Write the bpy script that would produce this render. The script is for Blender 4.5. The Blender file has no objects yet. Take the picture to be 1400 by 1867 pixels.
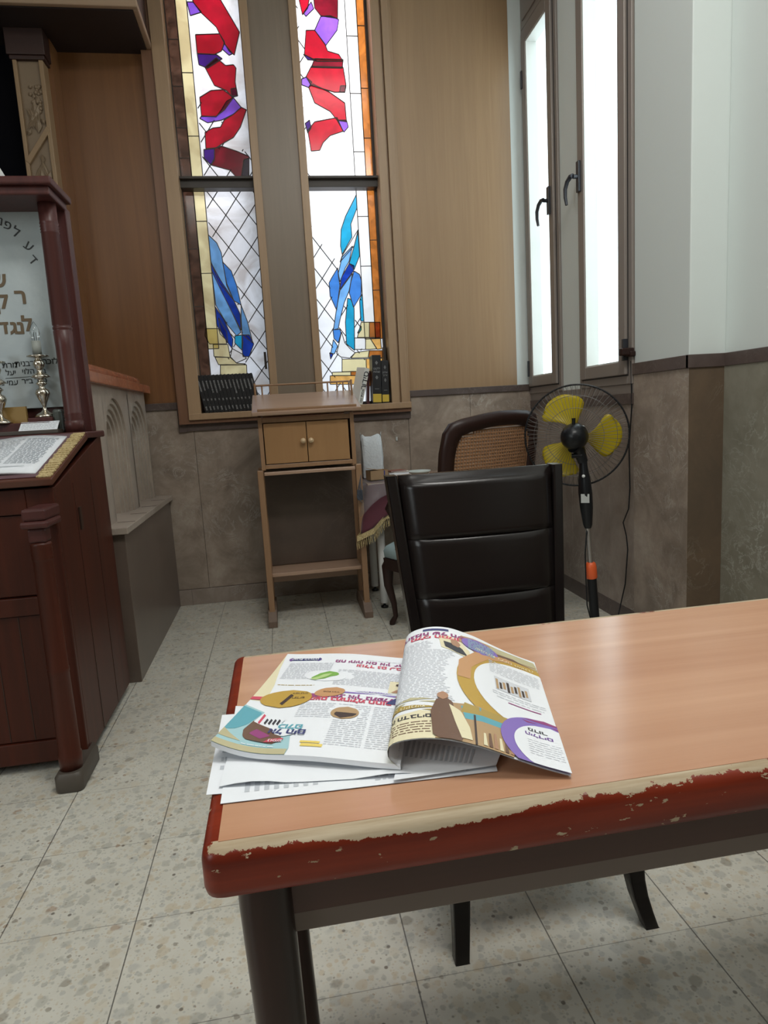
import bpy, math, random
from mathutils import Vector, Matrix
random.seed(7)
SC = bpy.context.scene
COL = SC.collection
# ------------------------------------------------------------------ camera
FPX = 1195.47
YAW, PIT, ROL = 0.152030, 0.149732, -0.0587452
CAM = Vector((0.41475, -1.14367, 1.12742))
_cy, _sy, _cp, _sp, _cr, _sr = math.cos(YAW), math.sin(YAW), math.cos(PIT), math.sin(PIT), math.cos(ROL), math.sin(ROL)
FW = Vector((_sy*_cp, _cy*_cp, -_sp)); R0 = Vector((_cy, -_sy, 0)); U0 = R0.cross(FW)
RT = _cr*R0 + _sr*U0; UP = -_sr*R0 + _cr*U0
cam = bpy.data.cameras.new('camera'); cam.sensor_fit = 'VERTICAL'; cam.sensor_height = 24.0
cam.lens = FPX/1867*24.0; cam.clip_start = .02
camo = bpy.data.objects.new('camera', cam); COL.objects.link(camo)
camo.matrix_world = Matrix(((RT.x, UP.x, -FW.x, CAM.x), (RT.y, UP.y, -FW.y, CAM.y), (RT.z, UP.z, -FW.z, CAM.z), (0, 0, 0, 1)))
SC.camera = camo

def P(px, py, x=None, y=None, z=None):
    """a measured pixel of the 1400x1867 photo turned into the point where its ray meets a real plane"""
    d = (px-700)/FPX*RT - (py-933.5)/FPX*UP + FW
    t = (x-CAM.x)/d.x if x is not None else (y-CAM.y)/d.y if y is not None else (z-CAM.z)/d.z
    return CAM + d*t

# ------------------------------------------------------------------ light
W = bpy.data.worlds.new('world'); SC.world = W; W.use_nodes = True
W.node_tree.nodes['Background'].inputs[0].default_value = (.80, .92, 1, 1)
W.node_tree.nodes['Background'].inputs[1].default_value = 1.1
SC.view_settings.view_transform = 'Standard'; SC.view_settings.look = 'None'
SC.view_settings.gamma = 1; SC.view_settings.use_curve_mapping = False
SC.view_settings.exposure = 0.0
try:
    SC.cycles.use_denoising = True
    SC.cycles.max_bounces = 10; SC.cycles.transparent_max_bounces = 24
    SC.cycles.sample_clamp_indirect = 6
    SC.cycles.caustics_reflective = False; SC.cycles.caustics_refractive = False
except Exception: pass

def area(name, loc, target, sx, sy, watt, col=(1, 1, 1)):
    l = bpy.data.lights.new(name, 'AREA'); l.shape = 'RECTANGLE'; l.size = sx; l.size_y = sy; l.energy = watt; l.color = col
    o = bpy.data.objects.new(name, l); COL.objects.link(o); o.location = loc
    o.rotation_euler = (Vector(target)-Vector(loc)).to_track_quat('-Z', 'Y').to_euler()
    return o
area('daylight_side', (3.3, 2.4, 2.6), (2.1, 2.4, 2.4), 2.6, 3.4, 120, (.93, .98, 1))
area('daylight_back', (1.25, 4.3, 3.9), (.95, 3.1, 2.6), 1.3, 1.6, 62, (1, .98, .95))
area('daylight_back_left', (0, 3.95, 4.0), (.15, 3.1, 3.1), 1.0, 1.0, 20, (.98, .98, 1))
area('left_fill_light', (-3.4, -1.6, 2.3), (1.9, .6, 1.6), 2.4, 1.6, 68, (.90, .98, 1))  # unseen soft light added at left to brighten the right walls
area('ceiling_lamp_light', (1.15, -.45, 3.86), (1.15, -.45, 0), 1.3, .6, 60, (1, .985, .94))
area('ceiling_lamp_light', (-.5, -1.6, 3.86), (-.5, -1.6, 0), 1.3, .6, 22, (1, .985, .94))
area('ceiling_lamp_light', (1.2, 1.3, 3.86), (1.2, 1.3, 0), 1.0, .5, 6, (1, .985, .94))

# ------------------------------------------------------------------ mesh helper
class MB:
    def __init__(s): s.v = []; s.f = []; s.m = []; s.sm = []
    def add(s, vs, fs, mi=0, smooth=False):
        b = len(s.v); s.v += [tuple(v) for v in vs]
        for f in fs: s.f.append([b+i for i in f]); s.m.append(mi); s.sm.append(smooth)
        return s
    def hexa(s, c, mi=0):   # 8 corners: bottom 4 then top 4 (ccw)
        return s.add(c, [(3,2,1,0), (4,5,6,7), (0,1,5,4), (1,2,6,5), (2,3,7,6), (3,0,4,7)], mi)
    def box(s, x0, y0, z0, x1, y1, z1, mi=0, M=None):
        c = [Vector(p) for p in ((x0,y0,z0),(x1,y0,z0),(x1,y1,z0),(x0,y1,z0),(x0,y0,z1),(x1,y0,z1),(x1,y1,z1),(x0,y1,z1))]
        if M: c = [M @ p for p in c]
        return s.hexa(c, mi)
    def sweep(s, rings, mi=0, smooth=True, cap=True, closed=True):
        n = len(rings[0]); vs = [p for r in rings for p in r]; fs = []
        for i in range(len(rings)-1):
            for j in range(n if closed else n-1):
                k = (j+1) % n
                fs.append((i*n+j, i*n+k, (i+1)*n+k, (i+1)*n+j))
        s.add(vs, fs, mi, smooth)
        if cap and closed:
            s.add(rings[0], [tuple(range(n-1, -1, -1))], mi); s.add(rings[-1], [tuple(range(n))], mi)
        return s
    def lathe(s, prof, c=(0,0,0), n=24, mi=0, M=None, smooth=True, sx=1, sy=1):
        rings = []
        for r, z in prof:
            ring = [Vector((math.cos(2*math.pi*i/n)*r*sx, math.sin(2*math.pi*i/n)*r*sy, z)) for i in range(n)]
            ring = [(M @ p if M else p+Vector(c)) for p in ring]; rings.append(ring)
        return s.sweep(rings, mi, smooth)
    def tube(s, pts, r, n=8, mi=0, closed=False, flat=1.0):
        pts = [Vector(p) for p in pts]; rings = []; N = len(pts); ref = None
        for i, p in enumerate(pts):
            a = pts[(i-1) % N] if (closed or i > 0) else p
            b = pts[(i+1) % N] if (closed or i < N-1) else p
            t = (b-a).normalized()
            if ref is None: ref = Vector((0,0,1)) if abs(t.z) < .9 else Vector((1,0,0))
            u = ref - t*ref.dot(t)
            if u.length < 1e-5: u = t.orthogonal()
            u.normalize(); w = t.cross(u); ref = u
            rr = r[i] if isinstance(r, (list, tuple)) else r
            rings.append([p + u*math.cos(2*math.pi*k/n)*rr*flat + w*math.sin(2*math.pi*k/n)*rr for k in range(n)])
        if closed: rings.append(rings[0])
        return s.sweep(rings, mi, True, cap=not closed)
    def bar(s, a, b, w, h, up=(0,0,1), mi=0, w2=None, h2=None):
        a, b = Vector(a), Vector(b); t = (b-a).normalized(); u = Vector(up)
        u = (u - t*u.dot(t)).normalized(); r = t.cross(u); w2 = w if w2 is None else w2; h2 = h if h2 is None else h2
        A = [a - r*w/2 - u*h/2, a + r*w/2 - u*h/2, a + r*w/2 + u*h/2, a - r*w/2 + u*h/2]
        B = [b - r*w2/2 - u*h2/2, b + r*w2/2 - u*h2/2, b + r*w2/2 + u*h2/2, b - r*w2/2 + u*h2/2]
        return s.hexa(A+B, mi)
    def prism(s, pts, d, mi=0):    # planar outline pushed along vector d
        pts = [Vector(p) for p in pts]; d = Vector(d); n = len(pts)
        s.add(pts + [p+d for p in pts], [tuple(range(n-1, -1, -1)), tuple(range(n, 2*n))] + [(i, (i+1) % n, (i+1) % n+n, i+n) for i in range(n)], mi)
        return s
    def build(s, name, mats, parent=None, bevel=0, seg=2, kind=None, label=None):
        me = bpy.data.meshes.new(name); me.from_pydata(s.v, [], s.f)
        if not isinstance(mats, (list, tuple)): mats = [mats]
        for m in mats: me.materials.append(m)
        me.polygons.foreach_set('material_index', s.m); me.polygons.foreach_set('use_smooth', s.sm)
        me.update(); me.validate()
        o = bpy.data.objects.new(name, me); COL.objects.link(o)
        if parent: o.parent = parent; o.matrix_parent_inverse = Matrix.Translation(parent.location).inverted() if parent.type == 'EMPTY' and not parent.parent else Matrix()
        if bevel:
            b = o.modifiers.new('bevel', 'BEVEL'); b.width = bevel; b.segments = seg; b.limit_method = 'ANGLE'; b.angle_limit = math.radians(40)
            b.harden_normals = False
        if kind: o['kind'] = kind
        if label: o['label'] = label
        return o

def tag(o, label, cat, group=None):
    o['label'] = label; o['category'] = cat
    if group: o['group'] = group
    return o
def thing(name, label, cat, loc, group=None):
    o = bpy.data.objects.new(name, None); COL.objects.link(o); o.location = loc; o.empty_display_size = .1
    return tag(o, label, cat, group)
def struct(o, label=None):
    o['kind'] = 'structure'
    if label: o['label'] = label
    return o
def copy_tree(o, parent=None):
    c = o.copy(); COL.objects.link(c)
    if parent: c.parent = parent; c.matrix_parent_inverse = o.matrix_parent_inverse.copy()
    for ch in list(o.children): copy_tree(ch, c)
    return c
def V(*a): return Vector(a)

# ------------------------------------------------------------------ materials
def mat(name, col=(.5,.5,.5), rough=.5, metal=0, spec=.5, coat=0):
    m = bpy.data.materials.new(name); m.use_nodes = True; b = m.node_tree.nodes['Principled BSDF']
    b.inputs['Base Color'].default_value = (*col, 1); b.inputs['Roughness'].default_value = rough
    b.inputs['Metallic'].default_value = metal; b.inputs['Specular IOR Level'].default_value = spec
    b.inputs['Coat Weight'].default_value = coat; b.inputs['Coat Roughness'].default_value = .08
    return m
class NT:
    def __init__(s, m): s.m = m; s.t = m.node_tree; s.b = s.t.nodes.get('Principled BSDF'); s._c = None
    def n(s, typ, **kw):
        nd = s.t.nodes.new(typ)
        for k, v in kw.items(): setattr(nd, k, v)
        return nd
    def l(s, a, b): s.t.links.new(a, b)
    def coord(s, scale=(1,1,1), loc=(0,0,0), rot=(0,0,0)):
        g = s.n('ShaderNodeNewGeometry'); tc = s.n('ShaderNodeTexCoord'); mp = s.n('ShaderNodeMapping')
        mp.inputs['Scale'].default_value = scale; mp.inputs['Location'].default_value = loc; mp.inputs['Rotation'].default_value = rot
        s.l(tc.outputs['Object'], mp.inputs[0]); return mp.outputs[0]
    def noise(s, vec, scale, detail=6, rough=.6, dist=0):
        nd = s.n('ShaderNodeTexNoise'); nd.inputs['Scale'].default_value = scale; nd.inputs['Detail'].default_value = detail
        nd.inputs['Roughness'].default_value = rough; nd.inputs['Distortion'].default_value = dist; s.l(vec, nd.inputs['Vector']); return nd.outputs['Fac']
    def ramp(s, fac, stops, interp='LINEAR'):
        r = s.n('ShaderNodeValToRGB'); r.color_ramp.interpolation = interp; e = r.color_ramp.elements
        while len(e) < len(stops): e.new(.5)
        for i, (p, c) in enumerate(stops):
            e[i].position = p; e[i].color = (*c, 1) if len(c) == 3 else c
        s.l(fac, r.inputs[0]); return r.outputs[0]
    def mix(s, fac, a, b, mode='MIX'):
        x = s.n('ShaderNodeMix'); x.data_type = 'RGBA'; x.blend_type = mode
        for sock, v in ((x.inputs[0], fac), (x.inputs[6], a), (x.inputs[7], b)):
            if isinstance(v, (int, float)): sock.default_value = v
            elif isinstance(v, tuple): sock.default_value = (*v, 1)
            else: s.l(v, sock)
        return x.outputs[2]
    def bump(s, h, strength=.3, dist=.002):
        b = s.n('ShaderNodeBump'); b.inputs['Strength'].default_value = strength; b.inputs['Distance'].default_value = dist
        s.l(h, b.inputs['Height']); s.l(b.outputs[0], s.b.inputs['Normal'])
    def math(s, op, a, b=0):
        x = s.n('ShaderNodeMath', operation=op)
        for i, v in enumerate((a, b)):
            if isinstance(v, (int, float)): x.inputs[i].default_value = v
            else: s.l(v, x.inputs[i])
        return x.outputs[0]
    def base(s, c): s.l(c, s.b.inputs['Base Color'])

def wood(name, c1, c2, rough=.4, axis='z', scale=1.0, coat=0, contrast=1, spec=.5):
    m = mat(name, c1, rough, coat=coat, spec=spec); t = NT(m)
    sc = {'z': (22, 22, .9), 'x': (.9, 22, 22), 'y': (22, .9, 22)}[axis]
    v = t.coord(tuple(a*scale for a in sc))
    f = t.noise(v, 3, 6, .62, .6); g = t.noise(t.coord(tuple(a*scale*.12 for a in sc)), 3, 3, .5, .3)
    a = t.ramp(f, [(.5-.22/contrast, c1), (.5+.22/contrast, c2)])
    mid = tuple((p+q)/2*.8 for p, q in zip(c1, c2))
    t.base(t.mix(t.ramp(g, [(.35, (0,0,0)), (.7, (.6,.6,.6))]), a, mid)); t.bump(f, .08, .001)
    return m
def marble(name, base, dark, vein, rough=.28, sc=1, veins=1.0, warm=None):
    m = mat(name, base, rough); t = NT(m); v = t.coord()
    n1 = t.noise(v, 2.6*sc, 8, .62, .8); n2 = t.noise(v, 11*sc, 8, .7, .4)
    c = t.ramp(n1, [(.32, dark), (.55, base), (.75, warm or base)])
    c = t.mix(t.ramp(n2, [(.42, (0,0,0)), (.75, (.55,.55,.55))]), c, dark)
    w = t.noise(v, 3.4*sc, 9, .68, 2.2)
    ve = t.math('ABSOLUTE', t.math('SUBTRACT', w, .5))
    vm = t.ramp(ve, [(0, (.75*veins,)*3), (.022, (0,0,0))])
    patch = t.ramp(t.noise(v, 2.0*sc, 3, .5, .5), [(.47, (0,0,0)), (.66, (1,1,1))])
    c = t.mix(t.math('MULTIPLY', vm, patch), c, vein)
    t.base(c); return m

M = {}
M['plaster'] = mat('white_plaster', (.69, .745, .725), .6)
t = NT(M['plaster']); t.bump(t.noise(t.coord(), 40, 5), .12, .002)
M['ceil'] = mat('ceiling_paint', (.7, .72, .7), .8)
M['marble'] = marble('brown_marble', (.36,.29,.235), (.20,.158,.127), (.52,.48,.43), .3, 1.5, 1, (.42,.36,.30))
M['marble_grey'] = marble('grey_green_marble', (.27,.255,.205), (.19,.18,.14), (.50,.50,.45), .32, 1.6)
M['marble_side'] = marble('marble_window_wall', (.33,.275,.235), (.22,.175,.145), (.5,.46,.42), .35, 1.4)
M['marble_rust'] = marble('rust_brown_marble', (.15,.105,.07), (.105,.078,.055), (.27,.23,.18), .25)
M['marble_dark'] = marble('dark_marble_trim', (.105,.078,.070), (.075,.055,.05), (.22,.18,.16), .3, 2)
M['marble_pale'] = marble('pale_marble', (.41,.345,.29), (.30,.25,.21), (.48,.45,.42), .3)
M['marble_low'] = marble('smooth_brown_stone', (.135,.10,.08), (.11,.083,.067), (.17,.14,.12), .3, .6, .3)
M['marble_red'] = marble('red_orange_marble', (.36,.12,.06), (.25,.08,.045), (.5,.25,.16), .25, 3)
M['veneer'] = wood('tan_veneer', (.37,.235,.125), (.31,.19,.10), .38, 'z', .6)
M['veneer_c'] = wood('grey_brown_veneer', (.26,.20,.145), (.21,.16,.115), .38, 'z', .6)
M['veneer_l'] = wood('shaded_chestnut_veneer', (.225,.100,.036), (.165,.070,.027), .36, 'z', .5)  # chestnut tone, darkened further for the shade under the canopy
M['frame'] = wood('oak_frame', (.41,.27,.155), (.335,.215,.125), .4, 'z', .7)
M['frame_red'] = wood('oak_frame_edge', (.22,.11,.06), (.17,.08,.045), .4, 'z', .7)
M['stand'] = wood('light_oak', (.34,.20,.11), (.28,.16,.085), .35, 'z', .5)
M['stand_x'] = wood('light_oak_lid', (.42,.28,.20), (.36,.23,.155), .3, 'x', .5)
M['stand_d'] = wood('honey_door_wood', (.36,.20,.085), (.32,.17,.07), .4, 'z', .35)
M['knob'] = mat('pale_knob_wood', (.58,.42,.25), .35)
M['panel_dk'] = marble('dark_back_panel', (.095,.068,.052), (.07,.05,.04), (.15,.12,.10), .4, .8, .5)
M['red'] = wood('red_mahogany', (.088,.019,.009), (.034,.009,.005), .38, 'z', .35, spec=.3)
M['red_x'] = wood('red_mahogany_trim', (.13,.042,.022), (.075,.024,.014), .32, 'x', .35, coat=0)
M['plum'] = wood('plum_brown_wood', (.095,.030,.026), (.060,.020,.018), .38, 'z', .4, spec=.35)
M['brown_dk'] = wood('dark_brown_wood', (.035,.018,.012), (.022,.012,.009), .4, 'z', .4)
M['foot_dk'] = mat('worn_foot_wood', (.075,.062,.05), .5)
M['canopy'] = wood('dark_canopy_wood', (.045,.018,.012), (.03,.012,.009), .5, 'x', .4)
M['canopy_e'] = mat('canopy_edge', (.33,.22,.14), .5)
M['carve'] = mat('carved_olive_wood', (.22,.155,.095), .5)
M['carve_e'] = wood('carved_pilaster_edge', (.32,.21,.11), (.27,.17,.09), .45, 'z', .5)
M['black_void'] = mat('recess_black', (.004,.004,.006), .95, spec=.1)  # near-black colour carrying the darkness of the unlit recess
M['table'] = wood('beech_laminate', (.57,.325,.20), (.465,.24,.14), .20, 'x', .22, contrast=1.2)
M['steel'] = mat('grey_steel', (.14,.108,.092), .5, 0)
M['black'] = mat('black_plastic', (.007,.008,.010), .35, spec=.35)
M['blackwood'] = mat('black_lacquer', (.008,.006,.006), .25, coat=.15, spec=.35)
M['leather'] = mat('black_leather', (.010,.007,.0065), .27, spec=.35)
t = NT(M['leather']); t.bump(t.noise(t.coord(), 60, 4), .10, .002)
M['tleg'] = wood('dark_table_leg', (.040,.013,.008), (.012,.006,.005), .3, 'z', .3, coat=.1, spec=.25)
M['apron'] = wood('apron_brown', (.085,.036,.026), (.06,.026,.02), .5, 'x', .3)
M['grey_al'] = mat('taupe_aluminium', (.27,.235,.21), .42, .15)
M['grey_al_l'] = mat('pale_glazing_bead', (.62,.62,.58), .5)
M['grey_gap'] = mat('dark_gasket', (.03,.028,.028), .7)
M['handle'] = mat('dark_handle', (.03,.032,.04), .35)
M['lead'] = mat('dark_lead', (.06,.05,.045), .5, .2)
M['barwood'] = mat('dark_window_bar', (.045,.036,.03), .5)
M['white_metal'] = mat('white_metal', (.72,.74,.73), .4)
M['paper'] = mat('white_paper', (.80,.83,.87), .55)
M['paper_c'] = mat('cream_paper', (.72,.68,.55), .6)
M['ink'] = mat('black_ink', (.03,.03,.035), .6)
M['ink_g'] = mat('grey_print', (.50,.53,.57), .6)
M['brown_card'] = mat('brown_cardboard', (.36,.24,.13), .7)
M['book_blk'] = mat('black_book_cloth', (.010,.010,.012), .4)
M['silver_txt'] = mat('silver_lettering', (.26,.26,.26), .5)
M['yellow'] = mat('yellow_sticker', (.62,.43,.05), .5)
M['maroon'] = mat('maroon_velvet', (.075,.010,.020), .85)
M['maroon'].node_tree.nodes['Principled BSDF'].inputs['Sheen Weight'].default_value = .3
M['fringe'] = mat('gold_fringe', (.50,.38,.17), .7)
t = NT(M['fringe']); f_ = t.noise(t.coord(), 160, 3); t.base(t.ramp(f_, [(.35, (.30,.21,.08)), (.6, (.60,.48,.25))])); t.bump(f_, .8, .004)
M['pinkpad'] = mat('dusty_pink_velvet', (.30,.13,.135), .8)
M['seatblue'] = mat('pale_blue_seat', (.36,.48,.50), .7)
M['walnut'] = mat('dark_walnut', (.024,.010,.008), .38, spec=.3)
M['cane'] = mat('woven_cane', (.30,.155,.075), .6)
M['silver'] = mat('tarnished_silver', (.62,.57,.48), .22, 1.0)
M['candle'] = mat('grey_candle_sleeve', (.32,.34,.31), .55)
M['gold_board'] = mat('ochre_board', (.30,.185,.055), .5)
M['navy'] = mat('navy_velvet', (.012,.022,.06), .9)
M['plaque'] = marble('white_marble_plaque', (.50,.56,.57), (.42,.48,.50), (.34,.40,.42), .3, 1.2, .5)
M['letters_b'] = mat('bronze_letters', (.13,.085,.04), .45)
M['letters_k'] = mat('black_letters', (.03,.035,.035), .5)
M['orange'] = mat('orange_plastic', (.75,.12,.03), .4)
M['chrome'] = mat('chrome_tube', (.45,.43,.42), .28, .9)
M['bag'] = mat('white_paper_bag', (.60,.64,.67), .7)
t = NT(M['bag']); t.bump(t.noise(t.coord(), 26, 5, .6, 1), .6, .01)
M['pale_disc'] = mat('clear_plastic_lid', (.55,.60,.58), .3)
M['blind'] = mat('grey_sticker', (.45,.47,.46), .5)

def glassy(name, col, rough=.08, ior=1.45):
    m = mat(name, col, rough); b = m.node_tree.nodes['Principled BSDF']
    b.inputs['Transmission Weight'].default_value = 1; b.inputs['IOR'].default_value = ior; return m
M['bulb'] = glassy('clear_bulb_glass', (.95,.97,.97), .02)
def filmy(name, col, alpha, rough=.1):
    m = mat(name, col, rough); m.node_tree.nodes['Principled BSDF'].inputs['Alpha'].default_value = alpha; return m
M['plastic_film'] = filmy('clear_plastic_cover', (.35,.36,.36), .15, .12)
def blade():
    m = bpy.data.materials.new('yellow_translucent_plastic'); m.use_nodes = True; t = m.node_tree; t.nodes.clear()
    o = t.nodes.new('ShaderNodeOutputMaterial'); mx = t.nodes.new('ShaderNodeMixShader'); mx.inputs[0].default_value = .45
    p = t.nodes.new('ShaderNodeBsdfPrincipled'); p.inputs['Base Color'].default_value = (.62,.50,.02,1); p.inputs['Roughness'].default_value = .35
    tr = t.nodes.new('ShaderNodeBsdfTranslucent'); tr.inputs[0].default_value = (.80,.66,.03,1)
    t.links.new(p.outputs[0], mx.inputs[1]); t.links.new(tr.outputs[0], mx.inputs[2]); t.links.new(mx.outputs[0], o.inputs[0]); return m
M['blade'] = blade()
def sglass(name, col, var=.25, scale=14, gloss=.06, col2=None):
    """stained / frosted glass: lets the daylight behind it through, tinted, with streaky colour variation"""
    m = bpy.data.materials.new(name); m.use_nodes = True; t = m.node_tree; t.nodes.clear()
    o = t.nodes.new('ShaderNodeOutputMaterial'); mx = t.nodes.new('ShaderNodeMixShader'); mx.inputs[0].default_value = gloss
    tr = t.nodes.new('ShaderNodeBsdfTranslucent'); gl = t.nodes.new('ShaderNodeBsdfGlossy'); gl.inputs['Roughness'].default_value = .12
    tc = t.nodes.new('ShaderNodeTexCoord'); nz = t.nodes.new('ShaderNodeTexNoise'); nz.inputs['Scale'].default_value = scale; nz.inputs['Detail'].default_value = 4
    nz.inputs['Distortion'].default_value = 1.0
    rp = t.nodes.new('ShaderNodeValToRGB'); e = rp.color_ramp.elements
    c2 = col2 or tuple(c*(1-var) for c in col)
    e[0].position = .38; e[0].color = (*c2, 1); e[1].position = .62; e[1].color = (*col, 1)
    t.links.new(tc.outputs['Object'], nz.inputs['Vector']); t.links.new(nz.outputs['Fac'], rp.inputs[0])
    t.links.new(rp.outputs[0], tr.inputs[0]); t.links.new(tr.outputs[0], mx.inputs[1]); t.links.new(gl.outputs[0], mx.inputs[2])
    t.links.new(mx.outputs[0], o.inputs[0]); return m
def filt(name, col, var=.2, scale=10):
    """clear coloured glass in front of the bright opal pane: filters the light that passes it"""
    m = bpy.data.materials.new(name); m.use_nodes = True; t = m.node_tree; t.nodes.clear()
    o = t.nodes.new('ShaderNodeOutputMaterial'); mx = t.nodes.new('ShaderNodeMixShader'); mx.inputs[0].default_value = .05
    tr = t.nodes.new('ShaderNodeBsdfTransparent'); gl = t.nodes.new('ShaderNodeBsdfGlossy'); gl.inputs['Roughness'].default_value = .15
    tc = t.nodes.new('ShaderNodeTexCoord'); nz = t.nodes.new('ShaderNodeTexNoise'); nz.inputs['Scale'].default_value = scale; nz.inputs['Detail'].default_value = 4; nz.inputs['Distortion'].default_value = 1.0
    rp = t.nodes.new('ShaderNodeValToRGB'); e = rp.color_ramp.elements
    e[0].position = .36; e[0].color = (*(math.sqrt(c*(1-var)) for c in col), 1); e[1].position = .62; e[1].color = (*(math.sqrt(c) for c in col), 1)
    t.links.new(tc.outputs['Object'], nz.inputs['Vector']); t.links.new(nz.outputs['Fac'], rp.inputs[0]); t.links.new(rp.outputs[0], tr.inputs[0])
    t.links.new(tr.outputs[0], mx.inputs[1]); t.links.new(gl.outputs[0], mx.inputs[2]); t.links.new(mx.outputs[0], o.inputs[0]); return m
M['g_frost'] = sglass('frosted_glass', (.80,.88,.90), .03)
M['g_dim'] = sglass('dim_pane_glass', (.55,.53,.56), 0, 5, .05, (.37,.33,.325))  # left pane's weaker daylight put into a greyer, darker glass colour
M['g_white'] = sglass('bright_pane_glass', (.86,.84,.88), .12, 4)  # whiter twin for the right pane, its stronger backlight in the colour
M['g_cream'] = filt('cream_glass', (.86,.76,.42), .1, 6)
M['g_opal'] = filt('opal_white_glass', (.98,.97,.93), .08, 6)
M['g_amber'] = filt('amber_glass', (.62,.20,.035), .35, 16)
M['g_orange'] = filt('light_amber_glass', (.95,.52,.14), .3, 12)
M['g_amber_d'] = filt('dark_amber_glass', (.12,.06,.038), .6, 16)
M['g_red'] = filt('ruby_glass', (.50,.007,.025), .25)
M['g_maroon'] = filt('maroon_glass', (.22,.006,.02), .5)
M['g_purple'] = filt('purple_glass', (.26,.10,.70), .2)
M['g_dpurple'] = filt('deep_purple_glass', (.07,.015,.24), .4)
M['g_cyan'] = filt('cyan_glass', (.02,.42,.68), .2)
M['g_lblue'] = filt('sky_blue_glass', (.22,.52,.95), .2, 8)
M['g_mblue'] = filt('mid_blue_glass', (.07,.27,.75), .2)
M['g_dblue'] = filt('cobalt_glass', (.012,.065,.50), .3)

# terrazzo floor, one tile = 30 cm
def floor_mat():
    m = mat('terrazzo_tiles', (.5,.5,.45), .30); t = NT(m); v = t.coord()
    def chips(scale, seed, keep):
        vo = t.n('ShaderNodeTexVoronoi'); vo.inputs['Scale'].default_value = scale
        nz = t.n('ShaderNodeTexNoise'); nz.inputs['Scale'].default_value = scale*1.2; t.l(v, nz.inputs['Vector'])
        mp = t.n('ShaderNodeMapping'); mp.inputs['Location'].default_value = (seed, seed*1.7, 0)
        ad = t.n('ShaderNodeVectorMath', operation='MULTIPLY_ADD'); t.l(nz.outputs['Color'], ad.inputs[0]); ad.inputs[1].default_value = (.6/scale,)*3; t.l(v, ad.inputs[2])
        t.l(ad.outputs[0], mp.inputs[0]); t.l(mp.outputs[0], vo.inputs['Vector'])
        sep = t.n('ShaderNodeSeparateColor'); t.l(vo.outputs['Color'], sep.inputs[0])
        edge = t.ramp(vo.outputs['Distance'], [(.33, (1,1,1)), (.46, (0,0,0))])
        on = t.math('GREATER_THAN', sep.outputs[1], 1-keep)
        col = t.ramp(sep.outputs[0], [(0, (.36,.355,.31)), (.3, (.50,.42,.30)), (.52, (.55,.50,.40)), (.72, (.40,.40,.37)), (.955, (.20,.17,.13)), (.985, (.30,.18,.10))], 'CONSTANT')
        return t.math('MULTIPLY', edge, on), col
    base = t.ramp(t.noise(v, 5, 5, .6), [(.3, (.53,.51,.44)), (.7, (.62,.605,.535))])
    f1, c1 = chips(29, 3.1, .8); f2, c2 = chips(62, 9.7, .65); f3, c3 = chips(150, 5.2, .45)
    c = t.mix(t.math('MULTIPLY', f3, .6), base, c3); c = t.mix(t.math('MULTIPLY', f2, .62), c, c2); c = t.mix(t.math('MULTIPLY', f1, .55), c, c1)
    # rare dark pits
    vo = t.n('ShaderNodeTexVoronoi'); vo.inputs['Scale'].default_value = 21; t.l(v, vo.inputs['Vector'])
    pit = t.ramp(vo.outputs['Distance'], [(.07, (.8,.8,.8)), (.11, (0,0,0))])
    c = t.mix(pit, c, (.12,.10,.08))
    sx = t.n('ShaderNodeSeparateXYZ'); t.l(v, sx.inputs[0])
    def line(s_, w):
        fr = t.math('FRACT', t.math('ADD', t.math('DIVIDE', s_, .3), 100.5))
        return t.math('LESS_THAN', t.math('ABSOLUTE', t.math('SUBTRACT', fr, .5)), w)
    lx = line(sx.outputs[0], .0048); ly = line(sx.outputs[1], .0035)
    dirt = t.ramp(t.noise(v, 9, 3), [(.3, (.45,.45,.45)), (.6, (1,1,1))])
    c = t.mix(t.math('MULTIPLY', lx, .85), c, (.08,.075,.065)); c = t.mix(t.math('MULTIPLY', t.math('MULTIPLY', ly, dirt), .7), c, (.10,.095,.08))
    t.base(c); t.l(t.ramp(t.noise(v, 6, 4), [(.3, (.24,)*3), (.7, (.38,)*3)]), t.b.inputs['Roughness'])
    return m
M['floor'] = floor_mat()
def worn_edge():
    m = mat('worn_red_edge', (.18,.03,.012), .35, spec=.3); t = NT(m); v = t.coord()
    f = t.noise(t.coord((1, 14, 14)), 2.5, 5); red = t.ramp(f, [(.35, (.22,.028,.010)), (.65, (.12,.014,.006))])
    g = t.n('ShaderNodeSeparateXYZ'); t.l(v, g.inputs[0])
    # bare wood where the upper arris has been rubbed: height of the mask wanders with noise
    h = t.math('SUBTRACT', g.outputs[2], .7392)
    n = t.math('MULTIPLY', t.math('SUBTRACT', t.noise(t.coord((1,1,1)), 12, 8, .78), .47), .034)
    dx = t.math('DIVIDE', t.math('SUBTRACT', g.outputs[0], .52), .095)
    n2 = t.math('MULTIPLY', t.math('POWER', 2.718, t.math('MULTIPLY', t.math('MULTIPLY', dx, dx), -1)), .0078)
    left = t.math('MULTIPLY', t.math('LESS_THAN', g.outputs[0], .332), t.math('MULTIPLY', t.math('GREATER_THAN', g.outputs[1], -.575), .02))
    mask = t.math('GREATER_THAN', t.math('ADD', t.math('ADD', h, n), t.math('SUBTRACT', n2, left)), .0094)
    spots = t.math('GREATER_THAN', t.noise(t.coord((1,1,2.6), (9,4,0)), 24, 5, .65), .645)
    mask = t.math('MAXIMUM', mask, spots)
    bare = t.ramp(t.noise(t.coord((2, 30, 30)), 3, 5), [(.3, (.30,.22,.13)), (.7, (.50,.42,.30))])
    t.base(t.mix(mask, red, bare)); t.l(t.math('ADD', t.math('MULTIPLY', mask, .35), .33), t.b.inputs['Roughness'])
    return m
M['worn'] = worn_edge()

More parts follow.
